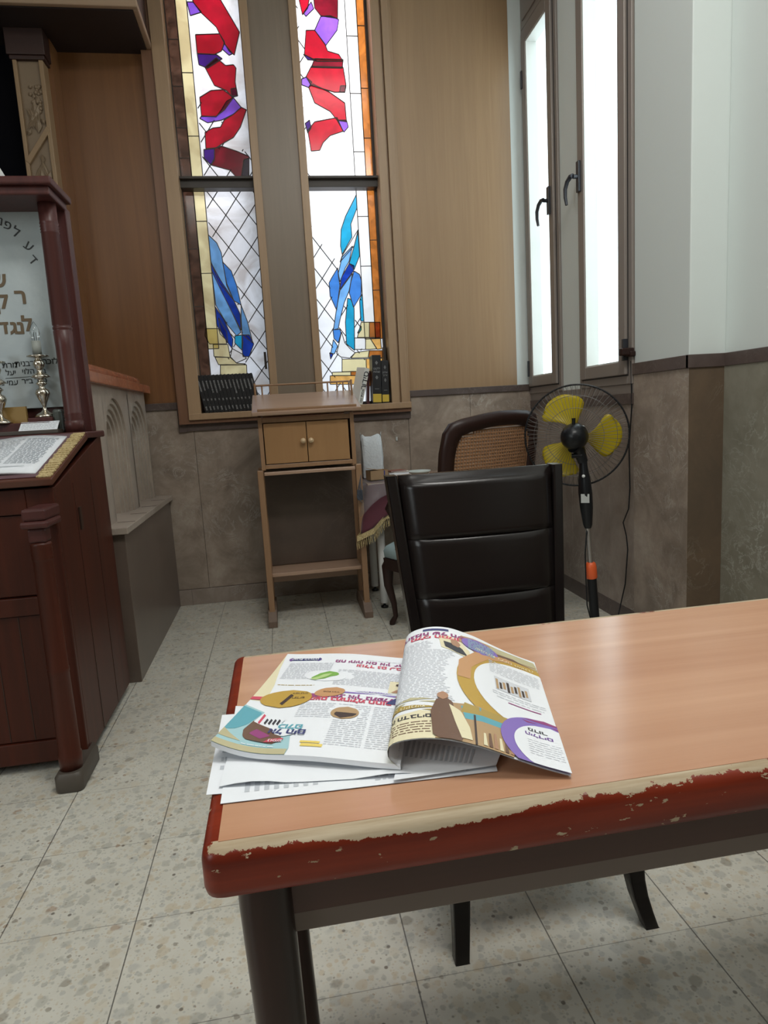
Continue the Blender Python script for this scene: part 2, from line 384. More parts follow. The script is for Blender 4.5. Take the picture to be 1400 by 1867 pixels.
# ------------------------------------------------------------------ Hebrew lettering (typed in reading order, set right to left)
def text_mesh(s, size, mirror=False, extrude=0.0, bold=0.0):
    if 'ד' in s:      # the font's own dalet is two crossing outlines that fill badly: set letter by letter
        vs = []; fs = []; x = 0.0
        for ch_ in s[::-1]:
            if ch_ == ' ': x += .28*size; continue
            if ch_ == 'ד':
                b = bold/size; e = extrude; v2 = []; f2 = []
                for (xa, ya, xb, yb) in ((.32-b, -b, .41+b, .51-b), (.01-b, .51-b, .50+b, .59+b)):
                    k = len(v2); v2 += [V(xx*size, (yy-.3)*size, zq) for zq in (-e, e) for xx, yy in ((xa,ya),(xb,ya),(xb,yb),(xa,yb))]
                    f2 += [(k+4,k+5,k+6,k+7)] + ([(k+i, k+(i+1)%4, k+4+(i+1)%4, k+4+i) for i in range(4)] if e else [])
            else:
                v2, f2 = text_mesh(ch_, size, mirror, extrude, bold); x0_ = min(v.x for v in v2); v2 = [V(v.x-x0_, v.y, v.z) for v in v2]
            k = len(vs); vs += [V(v.x+x, v.y, v.z) for v in v2]; fs += [tuple(k+i for i in f) for f in f2]
            x = max(v.x for v in vs)+.075*size
        return [V(v.x-x/2, v.y, v.z) for v in vs], fs
    cu = bpy.data.curves.new('lettering', 'FONT'); cu.body = s[::-1]; cu.size = size; cu.extrude = extrude
    cu.align_x = 'CENTER'; cu.align_y = 'CENTER'; cu.resolution_u = 3; cu.offset = bold
    o = bpy.data.objects.new('lettering', cu); COL.objects.link(o)
    me = bpy.data.meshes.new_from_object(o.evaluated_get(bpy.context.evaluated_depsgraph_get()))
    vs = [v.co.copy() for v in me.vertices]; fs = [tuple(p.vertices) for p in me.polygons]
    bpy.data.objects.remove(o); bpy.data.meshes.remove(me); bpy.data.curves.remove(cu)
    return vs, fs
def put_text(mb, s, size, origin, ux, uy, mi=0, extrude=0.001, bold=0.0, rot=0, squeeze=1):
    vs, fs = text_mesh(s, size, extrude=extrude, bold=bold)
    ux, uy = Vector(ux).normalized(), Vector(uy).normalized(); uz = ux.cross(uy); o = Vector(origin)
    c, q = math.cos(rot), math.sin(rot)
    mb.add([o + ux*((v.x*c-v.y*q)*squeeze) + uy*(v.x*q+v.y*c) + uz*v.z for v in vs], fs, mi)

exec_order = []
YB = 3.03      # wood panelling plane of the back wall
XR = 2.08      # window wall plane
# ================================================================== SETTING
mb = MB(); mb.add([(-3.5,-4,0),(3.2,-4,0),(3.2,3.3,0),(-3.5,3.3,0)], [(0,1,2,3)])
mb.add([(-3.5,-4,-.1),(3.2,-4,-.1),(3.2,3.3,-.1),(-3.5,3.3,-.1)], [(3,2,1,0)])
struct(mb.build('floor', M['floor']))
mb = MB(); mb.box(-3.5,-4,3.9,3.2,3.5,4.0); struct(mb.build('ceiling', M['ceil']))
mb = MB(); mb.box(-3.6,-4,0,-3.5,3.3,3.9); struct(mb.build('wall_left', M['veneer_c']))
mb = MB(); mb.box(-3.6,-4.1,0,3.2,-4,3.9); struct(mb.build('wall_front', M['veneer_c']))

# back wall: masonry with two tall openings, clad in stone below and veneer above
WL0, WL1, WR0, WR1, WZ = -.03, .392, .712, 1.138, 1.18
mb = MB()
mb.box(-3.5, 3.06, 0, WL0-.01, 3.3, 3.9); mb.box(WL1+.01, 3.06, 0, WR0-.01, 3.3, 3.9); mb.box(WR1+.01, 3.06, 0, 2.4, 3.3, 3.9)
mb.box(WL0-.01, 3.06, 0, WL1+.01, 3.3, WZ-.02); mb.box(WR0-.01, 3.06, 0, WR1+.01, 3.3, WZ-.02)
wb = struct(mb.build('wall_back', M['plaster']))
mb = MB()
js = [-.95, -.52, -.09, .34, .80, 1.247, 1.66, XR]
for a, b in zip(js, js[1:]):
    top = 1.115 if (a > -.12 and b < 1.3) else 1.225
    mb.box(a+.0008, 3.025, .10, b-.0008, 3.06, top)
mb.build('stone_cladding', M['marble'], wb, bevel=.0015)
mb = MB(); mb.box(-.95, 3.015, 0, XR, 3.06, .098); struct(mb.build('baseboard_back', M['marble_side'], bevel=.002))
mb = MB()
for x in (-.2, .25, 1.22): mb.box(x, 3.0145, 0, x+.002, 3.017, .098)
mb.build('stone_joint', M['marble_dark'], wb)
mb = MB()   # dark stone capping: steps down below the window frame
mb.box(-.62, 3.012, 1.22, -.155, 3.06, 1.262); mb.box(-.175, 3.012, 1.08, -.13, 3.06, 1.22)
mb.box(-.13, 3.012, 1.085, 1.262, 3.06, 1.145); mb.box(1.242, 3.012, 1.145, 1.268, 3.06, 1.24); mb.box(1.262, 3.012, 1.218, XR, 3.06, 1.258)
struct(mb.build('trim_1', M['marble_dark'], bevel=.002))
mb = MB(); mb.box(-.62, YB, 1.262, -.16, 3.06, 3.9); mb.build('veneer_panel', M['veneer_l'], wb, label='chestnut veneer panel darkened for canopy shade beside the carved pilaster')
mb = MB(); mb.box(1.26, YB, 1.258, 1.985, 3.06, 3.9); mb.build('veneer_panel', M['veneer'], wb, label='tan veneer panel right of the windows')
mb = MB(); mb.box(1.985, YB+.005, 1.258, XR+.05, 3.06, 3.9); mb.build('plaster_strip', M['plaster'], wb)

# frames of the stained glass windows
mb = MB(); yf = 2.975
mb.box(-.105, yf, 1.152, WL0, 3.10, 3.9, 0); mb.box(WR1, yf, 1.152, 1.188, 3.10, 3.9, 0)
mb.box(1.188, yf+.02, 1.19, 1.20, 3.06, 3.9, 0); mb.box(1.20, yf, 1.152, 1.243, 3.06, 3.9, 0); mb.box(1.243, yf+.03, 1.152, 1.262, 3.06, 3.9, 0)
mb.box(-.105, yf-.005, 1.150, 1.262, 3.10, WZ+.008, 0)
mb.box(WL1, yf, 1.18, WL1+.045, 3.10, 3.9, 0); mb.box(WR0-.045, yf, 1.18, WR0, 3.10, 3.9, 0)
ff = mb.build('trim_2', M['frame'], bevel=.003); struct(ff, 'oak surround of the two tall stained glass windows')
mb = MB(); mb.box(-.165, yf+.012, 1.14, -.105, 3.06, 3.9); mb.build('outer_strip', M['frame_red'], ff)
mb = MB(); mb.box(-.165, yf+.01, 1.128, 1.262, 3.06, 1.150); mb.build('lower_moulding', M['frame_red'], ff)
mb = MB(); mb.box(WL1+.045, yf+.018, 1.18, WR0-.045, 3.06, 3.9); mb.build('centre_panel', M['veneer_c'], ff, label='grey brown veneer panel between the windows')

# ------------------------------------------------------------------ stained glass
YG = 3.14
def Z1(zx, zy): return P(300+zx/3.182, zy/3.182, y=YG)        # measured on an enlargement of the upper lights
def Z2(zx, zy): return P(300+zx/3.043, 330+zy/3.043, y=YG)    # lower left light
def Z3(zx, zy): return P(560+zx/5.044, 330+zy/5.044, y=YG)    # lower right light
def clampx(p, a, b): return V(min(max(p.x, a), b), p.y, p.z)
def inside(u, v, poly):
    c = False; j = len(poly)-1
    for i in range(len(poly)):
        if (poly[i][1] > v) != (poly[j][1] > v) and u < (poly[j][0]-poly[i][0])*(v-poly[i][1])/(poly[j][1]-poly[i][1])+poly[i][0]: c = not c
        j = i
    return c
aL, aR = .033, .097         # edges of the cream border strip of the left window
def stained(name, x0, x1, shapes, diam_mat, strips, label, clear=()):
    root = bpy.data.objects.new(name, None); COL.objects.link(root); root.location = (0, 0, 0); struct(root, label)
    mb = MB(); mb.add([(x0,YG,WZ),(x1,YG,WZ),(x1,YG,3.9),(x0,YG,3.9)], [(0,1,2,3)]); mb.build('glass_pane', diam_mat, root)
    lead = MB()
    polys = [[(p.x, p.z) for p in pts] for _, pts in shapes]
    lat0 = aR if x0 < .3 else x0; lat1 = 1.012 if x0 > .3 else x1
    def hit(x, z): return any(inside(x, z, pl_) for pl_ in polys)
    # diamond lattice
    w, h = .136, .186; n0 = P(411.7, 392.4, y=YG) if x0 < .3 else P(583.5, 451, y=YG)
    sl = h/w; zlo, zhi = WZ, 3.9
    for k in range(-40, 40):
        for sg in (1, -1):
            # line z = n0.z + sg*sl*(x-n0.x) + k*h
            pts = []
            za, zb = n0.z+sg*sl*(x0-n0.x)+k*h, n0.z+sg*sl*(x1-n0.x)+k*h
            xa, xb = x0, x1
            def clip(xa, za, xb, zb, lim, lo):
                if (za < lim) == lo:
                    if (zb < lim) == lo: return None
                    tt = (lim-za)/(zb-za); return xa+tt*(xb-xa), lim, xb, zb
                if (zb < lim) == lo:
                    tt = (lim-za)/(zb-za); return xa, za, xa+tt*(xb-xa), lim
                return xa, za, xb, zb
            r = clip(xa, za, xb, zb, zlo, True)
            if r: r = clip(*r, zhi, False)
            if r:
                n_ = max(1, int(abs(r[2]-r[0])/.008))
                run = None
                for q_ in range(n_+1):
                    xx, zq = r[0]+(r[2]-r[0])*q_/n_, r[1]+(r[3]-r[1])*q_/n_
                    ok = not (hit(xx, zq) or xx < lat0 or xx > lat1) and not any(((xx-bx)/rx)**2+((zq-bz)/rz)**2 < 1 for bx, bz, rx, rz in clear)
                    if ok and run is None: run = (xx, zq)
                    if run and (not ok or q_ == n_):
                        if abs(xx-run[0]) > .003: lead.bar((run[0], YG-.001, run[1]), (xx, YG-.001, zq), .0052, .003, up=(0,1,0))
                        run = None
    lead.build('lead_lattice', M['lead'], root)
    edge = MB(); groups = {}
    d = 0
    for mk, pts in shapes:
        d = (d+1) % 9
        pts = [clampx(p, x0+.002, x1-.002) for p in pts]
        y = YG-.004-.0006*d
        gm = groups.setdefault(mk, MB())
        gm.prism([V(p.x, y, p.z) for p in pts], (0, .003+.0005*d, 0))
        for i in range(len(pts)):
            a, b = pts[i], pts[(i+1) % len(pts)]
            if (b-a).length > .002: edge.bar((a.x, y-.001, a.z), (b.x, y-.001, b.z), .005, .003, up=(0,1,0))
    for mk, gm in groups.items(): gm.build({'g_': ''}.get(mk, 'coloured_glass'), M[mk], root)
    for mk, pts, zs in strips:
        gm = MB(); gm.prism([V(p.x, YG-.0125, p.z) for p in pts], (0, .004, 0)); gm.build('border_glass', M[mk], root)
        for i in range(len(pts)):
            a, b = pts[i], pts[(i+1) % len(pts)]; edge.bar((a.x, YG-.014, a.z), (b.x, YG-.014, b.z), .005, .003, up=(0,1,0))
        for zz in zs:
            xa = min(p.x for p in pts); xb = max(p.x for p in pts)
            edge.bar((xa, YG-.014, zz), (xb, YG-.014, zz), .0045, .003, up=(0,1,0))
    edge.build('lead_outline', M['lead'], root)
    return root

upL = [('g_red', [(135,-60),(300,-40),(435,190),(405,322),(375,300),(345,250),(300,160),(210,75),(170,20)]),
 ('g_purple', [(130,15),(165,15),(215,75),(150,95)]),
 ('g_red', [(180,205),(320,200),(350,250),(330,300),(290,320),(190,315)]),
 ('g_purple', [(345,255),(395,315),(375,325),(335,290)]),
 ('g_dpurple', [(190,315),(300,320),(335,345),(250,400),(200,380)]),
 ('g_red', [(235,395),(300,340),(355,385),(400,380),(415,400),(410,480),(425,560),(385,560),(360,530),(290,500)]),
 ('g_purple', [(385,520),(415,515),(425,560),(390,570)]),
 ('g_red', [(205,570),(270,530),(340,525),(400,570),(350,640),(300,680),(215,680)]),
 ('g_purple', [(400,570),(445,625),(400,665),(330,700),(250,715),(205,690),(215,675),(300,680),(330,640),(360,590)]),
 ('g_red', [(345,700),(400,665),(445,625),(475,640),(440,740),(400,800),(330,840),(300,860),(240,865),(235,770),(280,745),(325,740)]),
 ('g_dpurple', [(228,870),(290,865),(290,930),(270,960),(230,920)]),
 ('g_maroon', [(290,865),(330,850),(420,880),(490,910),(490,960),(485,1050),(440,1055),(380,990),(270,960),(290,920)]),
 ('g_dpurple', [(460,930),(490,920),(490,1050),(440,1060)])]
upR = [('g_red', [(765,-60),(850,-60),(830,50),(800,90)]), ('g_maroon', [(858,-60),(1005,-60),(1003,110),(930,100),(905,95),(870,50)]),
 ('g_purple', [(850,15),(865,55),(820,100),(805,80)]), ('g_purple', [(905,100),(960,95),(1010,118),(1000,180),(935,268),(870,180)]),
 ('g_red', [(820,180),(870,180),(930,260),(945,300),(1010,320),(1035,360),(880,360),(810,320)]),
 ('g_dpurple', [(805,320),(880,355),(830,352)]), ('g_maroon', [(870,345),(1035,350),(1030,400),(850,395)]),
 ('g_red', [(850,390),(1035,395),(1052,500),(1045,540),(985,540),(850,500),(820,450)]),
 ('g_purple', [(795,460),(820,450),(855,480),(835,510),(795,495)]), ('g_purple', [(1020,500),(1053,500),(1045,540),(1015,535)]),
 ('g_red', [(835,510),(860,490),(960,540),(1045,600),(1055,710),(1000,700),(960,650),(870,600)]),
 ('g_purple', [(1000,700),(1055,700),(1065,740),(1040,770)]),
 ('g_red', [(830,760),(870,710),(1000,685),(1035,765),(960,790),(920,830),(900,875),(850,880)]),
 ('g_dpurple', [(815,720),(840,700),(850,745),(830,775)])]
loL = [('g_lblue', [(243,300),(290,345),(315,400),(325,460),(345,580),(385,665),(300,560),(258,450)]),
 ('g_mblue', [(322,450),(370,500),(400,580),(425,690),(385,665),(345,570)]),
 ('g_dblue', [(258,455),(310,550),(385,665),(420,740),(425,830),(370,720),(310,600),(262,500)]),
 ('g_lblue', [(262,500),(310,600),(370,720),(425,840),(400,860),(350,800),(285,690)]),
 ('g_dblue', [(282,700),(330,770),(380,880),(375,930),(345,890),(290,800)]),
 ('g_lblue', [(300,760),(345,840),(350,900),(310,830)]),
 ('g_lblue', [(425,690),(460,780),(490,900),(430,850),(425,760)]),
 ('g_cyan', [(390,860),(430,855),(435,900),(430,940),(390,900)]),
 ('g_dblue', [(430,855),(470,855),(495,905),(470,975),(435,975),(430,930)]),
 ('g_opal', [(375,930),(430,960),(455,985),(400,1010),(365,980)]),
 ('g_cream', [(228,820),(300,820),(310,850),(340,880),(345,905),(250,905),(225,860)]),
 ('g_cream', [(270,908),(352,908),(365,980),(275,975)]), ('g_cream', [(280,978),(370,980),(400,1012),(450,1015),(440,1020),(300,1020)]),
 ('g_cream', [(310,1022),(455,1020),(460,1130),(310,1130)])]
loR = [('g_cyan', [(450,130),(457,250),(400,400),(410,520),(320,680),(305,600),(310,450),(350,330)]),
 ('g_opal', [(468,450),(320,690),(300,750),(360,680),(430,600)]),
 ('g_cyan', [(465,470),(480,690),(430,820),(385,760),(430,600)]),
 ('g_dblue', [(385,760),(430,780),(425,830),(350,930),(300,1000),(310,900)]),
 ('g_lblue', [(320,700),(415,600),(385,740),(350,800),(300,930),(285,850)]),
 ('g_mblue', [(280,800),(285,870),(300,960),(270,1190),(210,1060),(200,940),(220,900)]),
 ('g_lblue', [(300,1010),(415,850),(385,1010),(340,1120),(300,1280),(285,1360),(240,1370),(265,1200)]),
 ('g_mblue', [(430,830),(480,860),(497,920),(495,1050),(425,1165),(385,1030),(400,930)]),
 ('g_cyan', [(370,1080),(400,1090),(430,1170),(435,1560),(360,1500),(350,1300)]),
 ('g_cyan', [(480,1100),(505,1040),(520,1290),(490,1290)]), ('g_cyan', [(495,1335),(495,1370),(475,1400),(460,1400)]),
 ('g_mblue', [(235,1370),(300,1365),(310,1400),(285,1490),(245,1450)]),
 ('g_lblue', [(240,1460),(280,1520),(250,1590),(215,1590)]), ('g_dblue', [(205,1580),(240,1590),(215,1640)]),
 ('g_opal', [(315,1390),(345,1490),(400,1550),(440,1580),(390,1630),(310,1620),(270,1590)]),
 ('g_cream', [(495,1300),(570,1300),(570,1440),(460,1440),(470,1400)]), ('g_amber', [(570,1300),(668,1300),(672,1440),(570,1440)]),
 ('g_opal', [(435,1445),(535,1445),(535,1550),(435,1550)]), ('g_cream', [(535,1445),(575,1445),(640,1545),(575,1550),(535,1550)]), ('g_orange', [(575,1445),(672,1445),(680,1545),(640,1550)]),
 ('g_cream', [(440,1580),(570,1560),(560,1625),(400,1630)]), ('g_amber', [(570,1560),(690,1560),(690,1625),(560,1625)]),
 ('g_cream', [(320,1640),(540,1635),(545,1750),(320,1755)]), ('g_orange', [(540,1635),(690,1630),(690,1750),(545,1750)]),
 ('g_cream', [(230,1760),(400,1755),(400,1790),(230,1790)]), ('g_orange', [(210,1792),(450,1790),(450,1870),(210,1870)]), ('g_amber', [(400,1752),(700,1752),(700,1900),(452,1870),(450,1790),(400,1788)])]
shL = [(m_, [Z1(*p) for p in q]) for m_, q in upL] + [(m_, [Z2(*p) for p in q]) for m_, q in loL]
shR = [(m_, [Z1(*p) for p in q]) for m_, q in upR] + [(m_, [Z3(*p) for p in q]) for m_, q in loR]
def zz(*z): return [P(350, y_, y=YG).z for y_ in z]
GL0, GL1, GR0, GR1 = WL0-.012, WL1+.012, WR0-.012, WR1+.012
stL = [('g_amber_d', [V(GL0,0,WZ), V(aL,0,WZ), V(aL,0,3.9), V(GL0,0,3.9)], zz(75, 160, 235, 290, 455, 560)),
       ('g_cream', [V(aL,0,1.58), V(aR,0,1.58), V(aR,0,3.9), V(aL,0,3.9)], zz(135, 250, 405, 500))]
stR = [('g_opal', [V(1.012,0,1.60), V(1.080,0,1.60), V(1.080,0,3.9), V(1.012,0,3.9)], zz(60, 168, 278, 400, 494)),
       ('g_amber', [V(1.080,0,1.60), V(1.126,0,1.60), V(1.126,0,3.9), V(1.080,0,3.9)], zz(40, 158, 252, 445, 540))]
def glare_blob(F_, zx, zy, rx, rz): p = F_(zx, zy); return (p.x, p.z, rx, rz)  # ellipse without lattice, standing for glare that washes the lines out
clL = [glare_blob(Z1, 280, 60, .30, .34), glare_blob(Z1, 200, 470, .07, .12), glare_blob(Z1, 450, 480, .06, .2), glare_blob(Z1, 430, 730, .09, .14), glare_blob(Z1, 300, 560, .1, .1)]
clR = [glare_blob(Z1, 950, 40, .19, .42), glare_blob(Z1, 960, 330, .16, .30), glare_blob(Z1, 980, 620, .19, .30), glare_blob(Z1, 1000, 900, .20, .26), glare_blob(Z3, 290, 230, .20, .20), glare_blob(Z3, 260, 420, .15, .14), glare_blob(Z3, 420, 500, .15, .3)]
w1 = stained('window_1', GL0, GL1, shL, M['g_dim'], stL, 'left tall stained glass window with red ribbon above and blue robe below', clL)
w2 = stained('window_2', GR0, GR1, shR, M['g_white'], stR, 'right tall stained glass window with red ribbon above and cyan robe below', clR)
for w_, x0, x1 in ((w1, WL0, WL1), (w2, WR0, WR1)):
    mb = MB(); mb.box(x0-.01, 3.055, 2.495, x1+.01, 3.13, 2.545); mb.box(x0-.01, 3.03, 2.538, x1+.01, 3.09, 2.552)
    mb.build('cross_bar', M['barwood'], w_, bevel=.002)
    mb = MB(); mb.box(x0-.012, 3.10, WZ, x0+.004, 3.13, 3.9); mb.box(x1-(.014 if x1 > 1 else .004), 3.10, WZ, x1+.012, 3.13, 3.9)
    mb.box(x0-.01, 3.09, WZ, x1+.01, 3.132, WZ+.028)  # bottom rail added to block window light showing under the books
    mb.build('inner_frame', M['barwood'], w_)
    mb = MB(); lx = x1-.012; mb.box(lx-.012, 3.05, 1.44, lx+.002, 3.10, 1.54); mb.build('stay_arm', M['barwood'], w_)
# the rear-wall opening reveals

# window wall (x = XR) with two casements, stone below
mb = MB(); zs = 1.155
mb.box(XR, 2.295, zs, XR+.25, 2.535, 3.9); mb.box(XR, 1.34, 1.285, XR+.25, 1.755, 3.9); mb.box(XR+.02, 1.34, 0, XR+.25, 1.755, 1.285)
mb.box(XR+.02, 1.755, 0, XR+.25, 3.3, zs-.05)
mb.box(XR+.16, -4, 1.285, 3.2, 1.34, 3.9); mb.box(XR+.18, -4, 0, 3.2, 1.34, 1.285)
mb.box(XR+.02, 3.04, zs-.05, XR+.25, 3.3, 3.9)
wr = struct(mb.build('wall_right', M['plaster'], bevel=.004))
mb = MB()
for a, b in ((1.757, 2.0), (2.0, 2.44), (2.44, 2.80), (2.80, 3.02)): mb.box(XR, a+.001, .085, XR+.02, b-.001, 1.10)
mb.build('stone_cladding', M['marble_side'], wr, bevel=.001)
mb = MB(); mb.box(XR-.005, 1.335, 0, XR+.02, 1.755, 1.235); mb.build('stone_cladding', M['marble'], wr, bevel=.001)
mb = MB(); mb.box(XR-.004, 1.332, 0, XR+.155, 1.34, 1.24); mb.build('stone_cladding', M['marble_rust'], wr, label='rust brown marble return')
mb = MB(); mb.box(XR+.152, -4, 0, XR+.18, 1.34, 1.24); mb.build('stone_cladding', M['marble_grey'], wr, label='grey green veined marble')
mb = MB(); mb.box(XR-.004, 1.76, 0, XR+.02, 3.02, .085); struct(mb.build('baseboard_right', M['marble_dark']))
mb = MB(); mb.box(XR-.01, 1.757, 1.10, XR+.04, 3.03, 1.152)
mb.box(XR-.012, 1.328, 1.235, XR+.03, 1.757, 1.288); mb.box(XR-.012, 1.326, 1.235, XR+.16, 1.345, 1.288); mb.box(XR+.148, -4, 1.235, XR+.19, 1.33, 1.288)
struct(mb.build('trim_3', M['marble_dark'], bevel=.002))
def casement(name, y0, y1, z0, z1, handle_y, hinge_y, label):
    root = bpy.data.objects.new(name, None); COL.objects.link(root); root.location = (XR, (y0+y1)/2, z0); struct(root, label)
    def rail(mb, ya, yb, za, zb, t, xa, xb):
        mb.box(xa, ya, za, xb, ya+t, zb); mb.box(xa, yb-t, za, xb, yb, zb); mb.box(xa, ya+t, za, xb, yb-t, za+t); mb.box(xa, ya+t, zb-t, xb, yb-t, zb)
    mb = MB(); rail(mb, y0, y1, z0, z1, .042, XR-.012, XR+.09); mb.build('outer_frame', M['grey_al'], root, bevel=.003)
    sy0, sy1, sz0, sz1 = y0+.036, y1-.036, z0+.045, z1-.036
    mb = MB(); rail(mb, sy0-.006, sy1+.006, sz0-.006, sz1+.006, .012, XR-.014, XR+.02); mb.build('gasket', M['grey_gap'], root)
    mb = MB(); rail(mb, sy0, sy1, sz0, sz1, .062, XR-.028, XR+.05)
    sash = mb.build('sash', M['grey_al'], root, bevel=.004)
    mb = MB(); rail(mb, sy0+.060, sy1-.060, sz0+.060, sz1-.060, .008, XR-.022, XR+.05); mb.build('glazing_bead', M['grey_al_l'], sash)
    mb = MB(); mb.add([(XR+.045,sy0+.05,sz0+.05),(XR+.045,sy1-.05,sz0+.05),(XR+.045,sy1-.05,sz1-.05),(XR+.045,sy0+.05,sz1-.05)], [(0,1,2,3)]); mb.build('glass_pane', M['g_frost'], sash)
    hz = 2.27; hx = XR-.028
    mb = MB(); mb.box(hx-.014, handle_y-.015, hz-.075, hx, handle_y+.015, hz+.075)
    mb.tube([(hx-.012, handle_y, hz), (hx-.035, handle_y, hz)], .011, 10)
    s = 1 if name == 'window_3' else 1
    pts = [(hx-.038, handle_y, hz+.004), (hx-.042, handle_y+.018, hz+.006), (hx-.05, handle_y+.040, hz-.012), (hx-.056, handle_y+.052, hz-.045), (hx-.056, handle_y+.052, hz-.085), (hx-.052, handle_y+.046, hz-.125)]
    mb.tube(pts, [.012, .012, .011, .010, .009, .007], 10); mb.build('handle', M['handle'], sash, bevel=.002)
    for hzz in (z0+.16, 3.08 if z1 < 3.6 else 3.3):
        mb = MB(); mb.box(XR-.036, hinge_y-.009, hzz-.05, XR-.01, hinge_y+.009, hzz+.05); mb.build('hinge', M['handle'], sash, bevel=.002)
    return root
casement('window_3', 2.535, 3.035, 1.195, 3.37, 2.615, 2.99, 'far narrow frosted casement window beside the tan veneer')
casement('window_4', 1.757, 2.295, 1.195, 3.885, 2.235, 1.80, 'near frosted casement window above the fan')
mb = MB(); mb.box(XR-.012, 2.535, 3.372, XR+.09, 3.035, 3.9); mb.box(XR-.02, 2.57, 3.41, XR, 3.0, 3.9); struct(mb.build('trim_4', M['grey_al'], bevel=.003), 'closed taupe panel above the far casement')
mb = MB(); mb.box(XR-.004, 1.757, 1.15, XR+.09, 3.035, 1.196); struct(mb.build('trim_5', M['grey_al'], bevel=.003), 'taupe sill rail under the casements')
mb = MB(); mb.box(XR-.07, 1.745, 1.325, XR-.005, 1.775, 1.36); mb.box(XR-.03, 1.74, 1.32, XR+.0, 1.80, 1.345)
tag(mb.build('shutter_catch', M['walnut'], bevel=.006), 'small dark brown shutter catch beside the near casement, just above the stone capping', 'catch')

# ================================================================== FURNITURE
# ---------------------------------------------------------------- reading table
TZ = .75
tb = thing('reading_table', 'long reading table with a beech top and chipped dark red edge holding the magazine', 'table', (1.1, -.34, 0))
mb = MB(); mb.box(.331, -.577, .72, 2.04, -.107, TZ+.0006); mb.build('tabletop', M['table'], tb)
def rr(x0, y0, x1, y1, r, z, n=5):
    o = []
    for cx, cy_, a0 in ((x1-r, y1-r, 0), (x0+r, y1-r, 90), (x0+r, y0+r, 180), (x1-r, y0+r, 270)):
        for i in range(n+1):
            a = math.radians(a0+90*i/n); o.append(V(cx+r*math.cos(a), cy_+r*math.sin(a), z))
    return o
mb = MB(); rings = []
X0, Y0, X1, Y1 = .315, -.593, 2.056, -.090
for off, z in ((.022, .7005), (.006, .701), (.0015, .705), (0, .712), (0, .737), (.0015, .744), (.005, .7485), (.010, .7500), (.0175, .7502)):
    rings.append(rr(X0+off, Y0+off, X1-off, Y1-off, .016-off*.4, z))
mb.sweep(rings, 0, True, cap=False); ed = mb.build('edge_band', M['worn'], tb, label='rounded dark red edge with bare wood chips')
mb = MB(); mb.box(.385, -.546, .640, 1.99, -.52, .702); mb.box(.385, -.16, .640, 1.99, -.145, .702); mb.box(.36, -.52, .640, .375, -.16, .702); mb.box(1.99, -.52, .64, 2.005, -.16, .702)
mb.build('apron', M['apron'], tb)
mb = MB(); mb.box(.385, -.545, .618, 1.99, -.515, .641); mb.box(.385, -.165, .618, 1.99, -.14, .641); mb.build('steel_rail', M['steel'], tb, bevel=.002)
for lx in (.366, 2.0):
    for ly in (-.537, -.145):
        mb = MB(); s_ = 1 if lx < 1 else -1
        rings = []
        for z, r, dx in ((0, .019, .022), (.25, .022, .012), (.5, .0245, .004), (.66, .026, 0), (.702, .026, 0)):
            rings.append([V(lx+s_*dx+ (1.02*r)*math.copysign(abs(math.cos(a))**.75, math.cos(a)), ly + r*1.1*math.copysign(abs(math.sin(a))**.75, math.sin(a)), z) for a in [2*math.pi*i/20 for i in range(20)]])
        mb.sweep(rings); mb.build('leg', M['tleg'], tb)

# ---------------------------------------------------------------- black chair facing the camera
ch = thing('leather_chair', 'black leather high-back dining chair tucked under the far side of the reading table', 'chair', (.905, .25, 0))
def backpt(u, w):     # u -1..1 across, w 0..1 up; padded back, leaning away
    z = .47+w*(.950-.47); y = .405+w*.085; half = .188+.030*w; return V(.912+u*half+(.0)*(w), y, z)
NX, segs = 13, [(0, .388), (.390, .698), (.700, 1.0)]
mb = MB()
for a, b in segs:
    rings = []
    for i in range(9):
        w = a+(b-a)*(0, .03, .12, .3, .5, .7, .88, .97, 1)[i]; bulge = (.016, .021, .022, .022, .022, .022, .022, .021, .016)[i]
        if b == 1.0 and i > 4: bulge = .022 if i < 8 else .004
        ring = []
        for k in range(NX):
            u = -1+2*k/(NX-1); p = backpt(u*.93, w); e = (1-abs(u)**6)
            ring.append(p + V(0, -bulge*e - .012*(1-u*u), 0))
        for k in range(NX-1, -1, -1):
            u = -1+2*k/(NX-1); p = backpt(u*.93, w); ring.append(p + V(0, .045, 0))
        rings.append(ring)
    if b == 1.0:   # rolled top
        for f_, dz in ((.5, .012), (.85, .017)):
            base = rings[8]; c = [sum((q for q in base), V(0,0,0))/len(base)][0]
            rings.append([V(q.x, c.y+(q.y-c.y)*(1-f_*.8), q.z+dz) for q in base])
    mb.sweep(rings)
mb.build('backrest', M['leather'], ch)
for s_ in (-1, 1):
    pts = [V(.912+s_*(.165), .44, 0), V(.912+s_*.17, .425, .2), backpt(s_*.97, 0)+V(0, .02, 0), backpt(s_*1.0, .5)+V(0,.02,0), backpt(s_*1.02, 1.0)+V(0,.02,.018)]
    mb = MB()
    mb.sweep([[p+V(-.014,-.024,0), p+V(.014,-.024,0), p+V(.014,.026,0), p+V(-.014,.026,0)] for p in pts], smooth=False)
    pa = mb.build('back_post', M['blackwood'], ch, bevel=.006)
mb = MB(); rings = []
for z, o_ in ((.40, .0), (.405, .004), (.45, .006), (.475, -.004), (.485, -.03)):
    rings.append(rr(.69-o_, .035-o_, 1.125+o_, .42, .03, z))
mb.sweep(rings); mb.build('seat', M['leather'], ch)
mb = MB(); mb.box(.70, .05, .345, 1.115, .41, .40); mb.build('seat_frame', M['blackwood'], ch, bevel=.004)
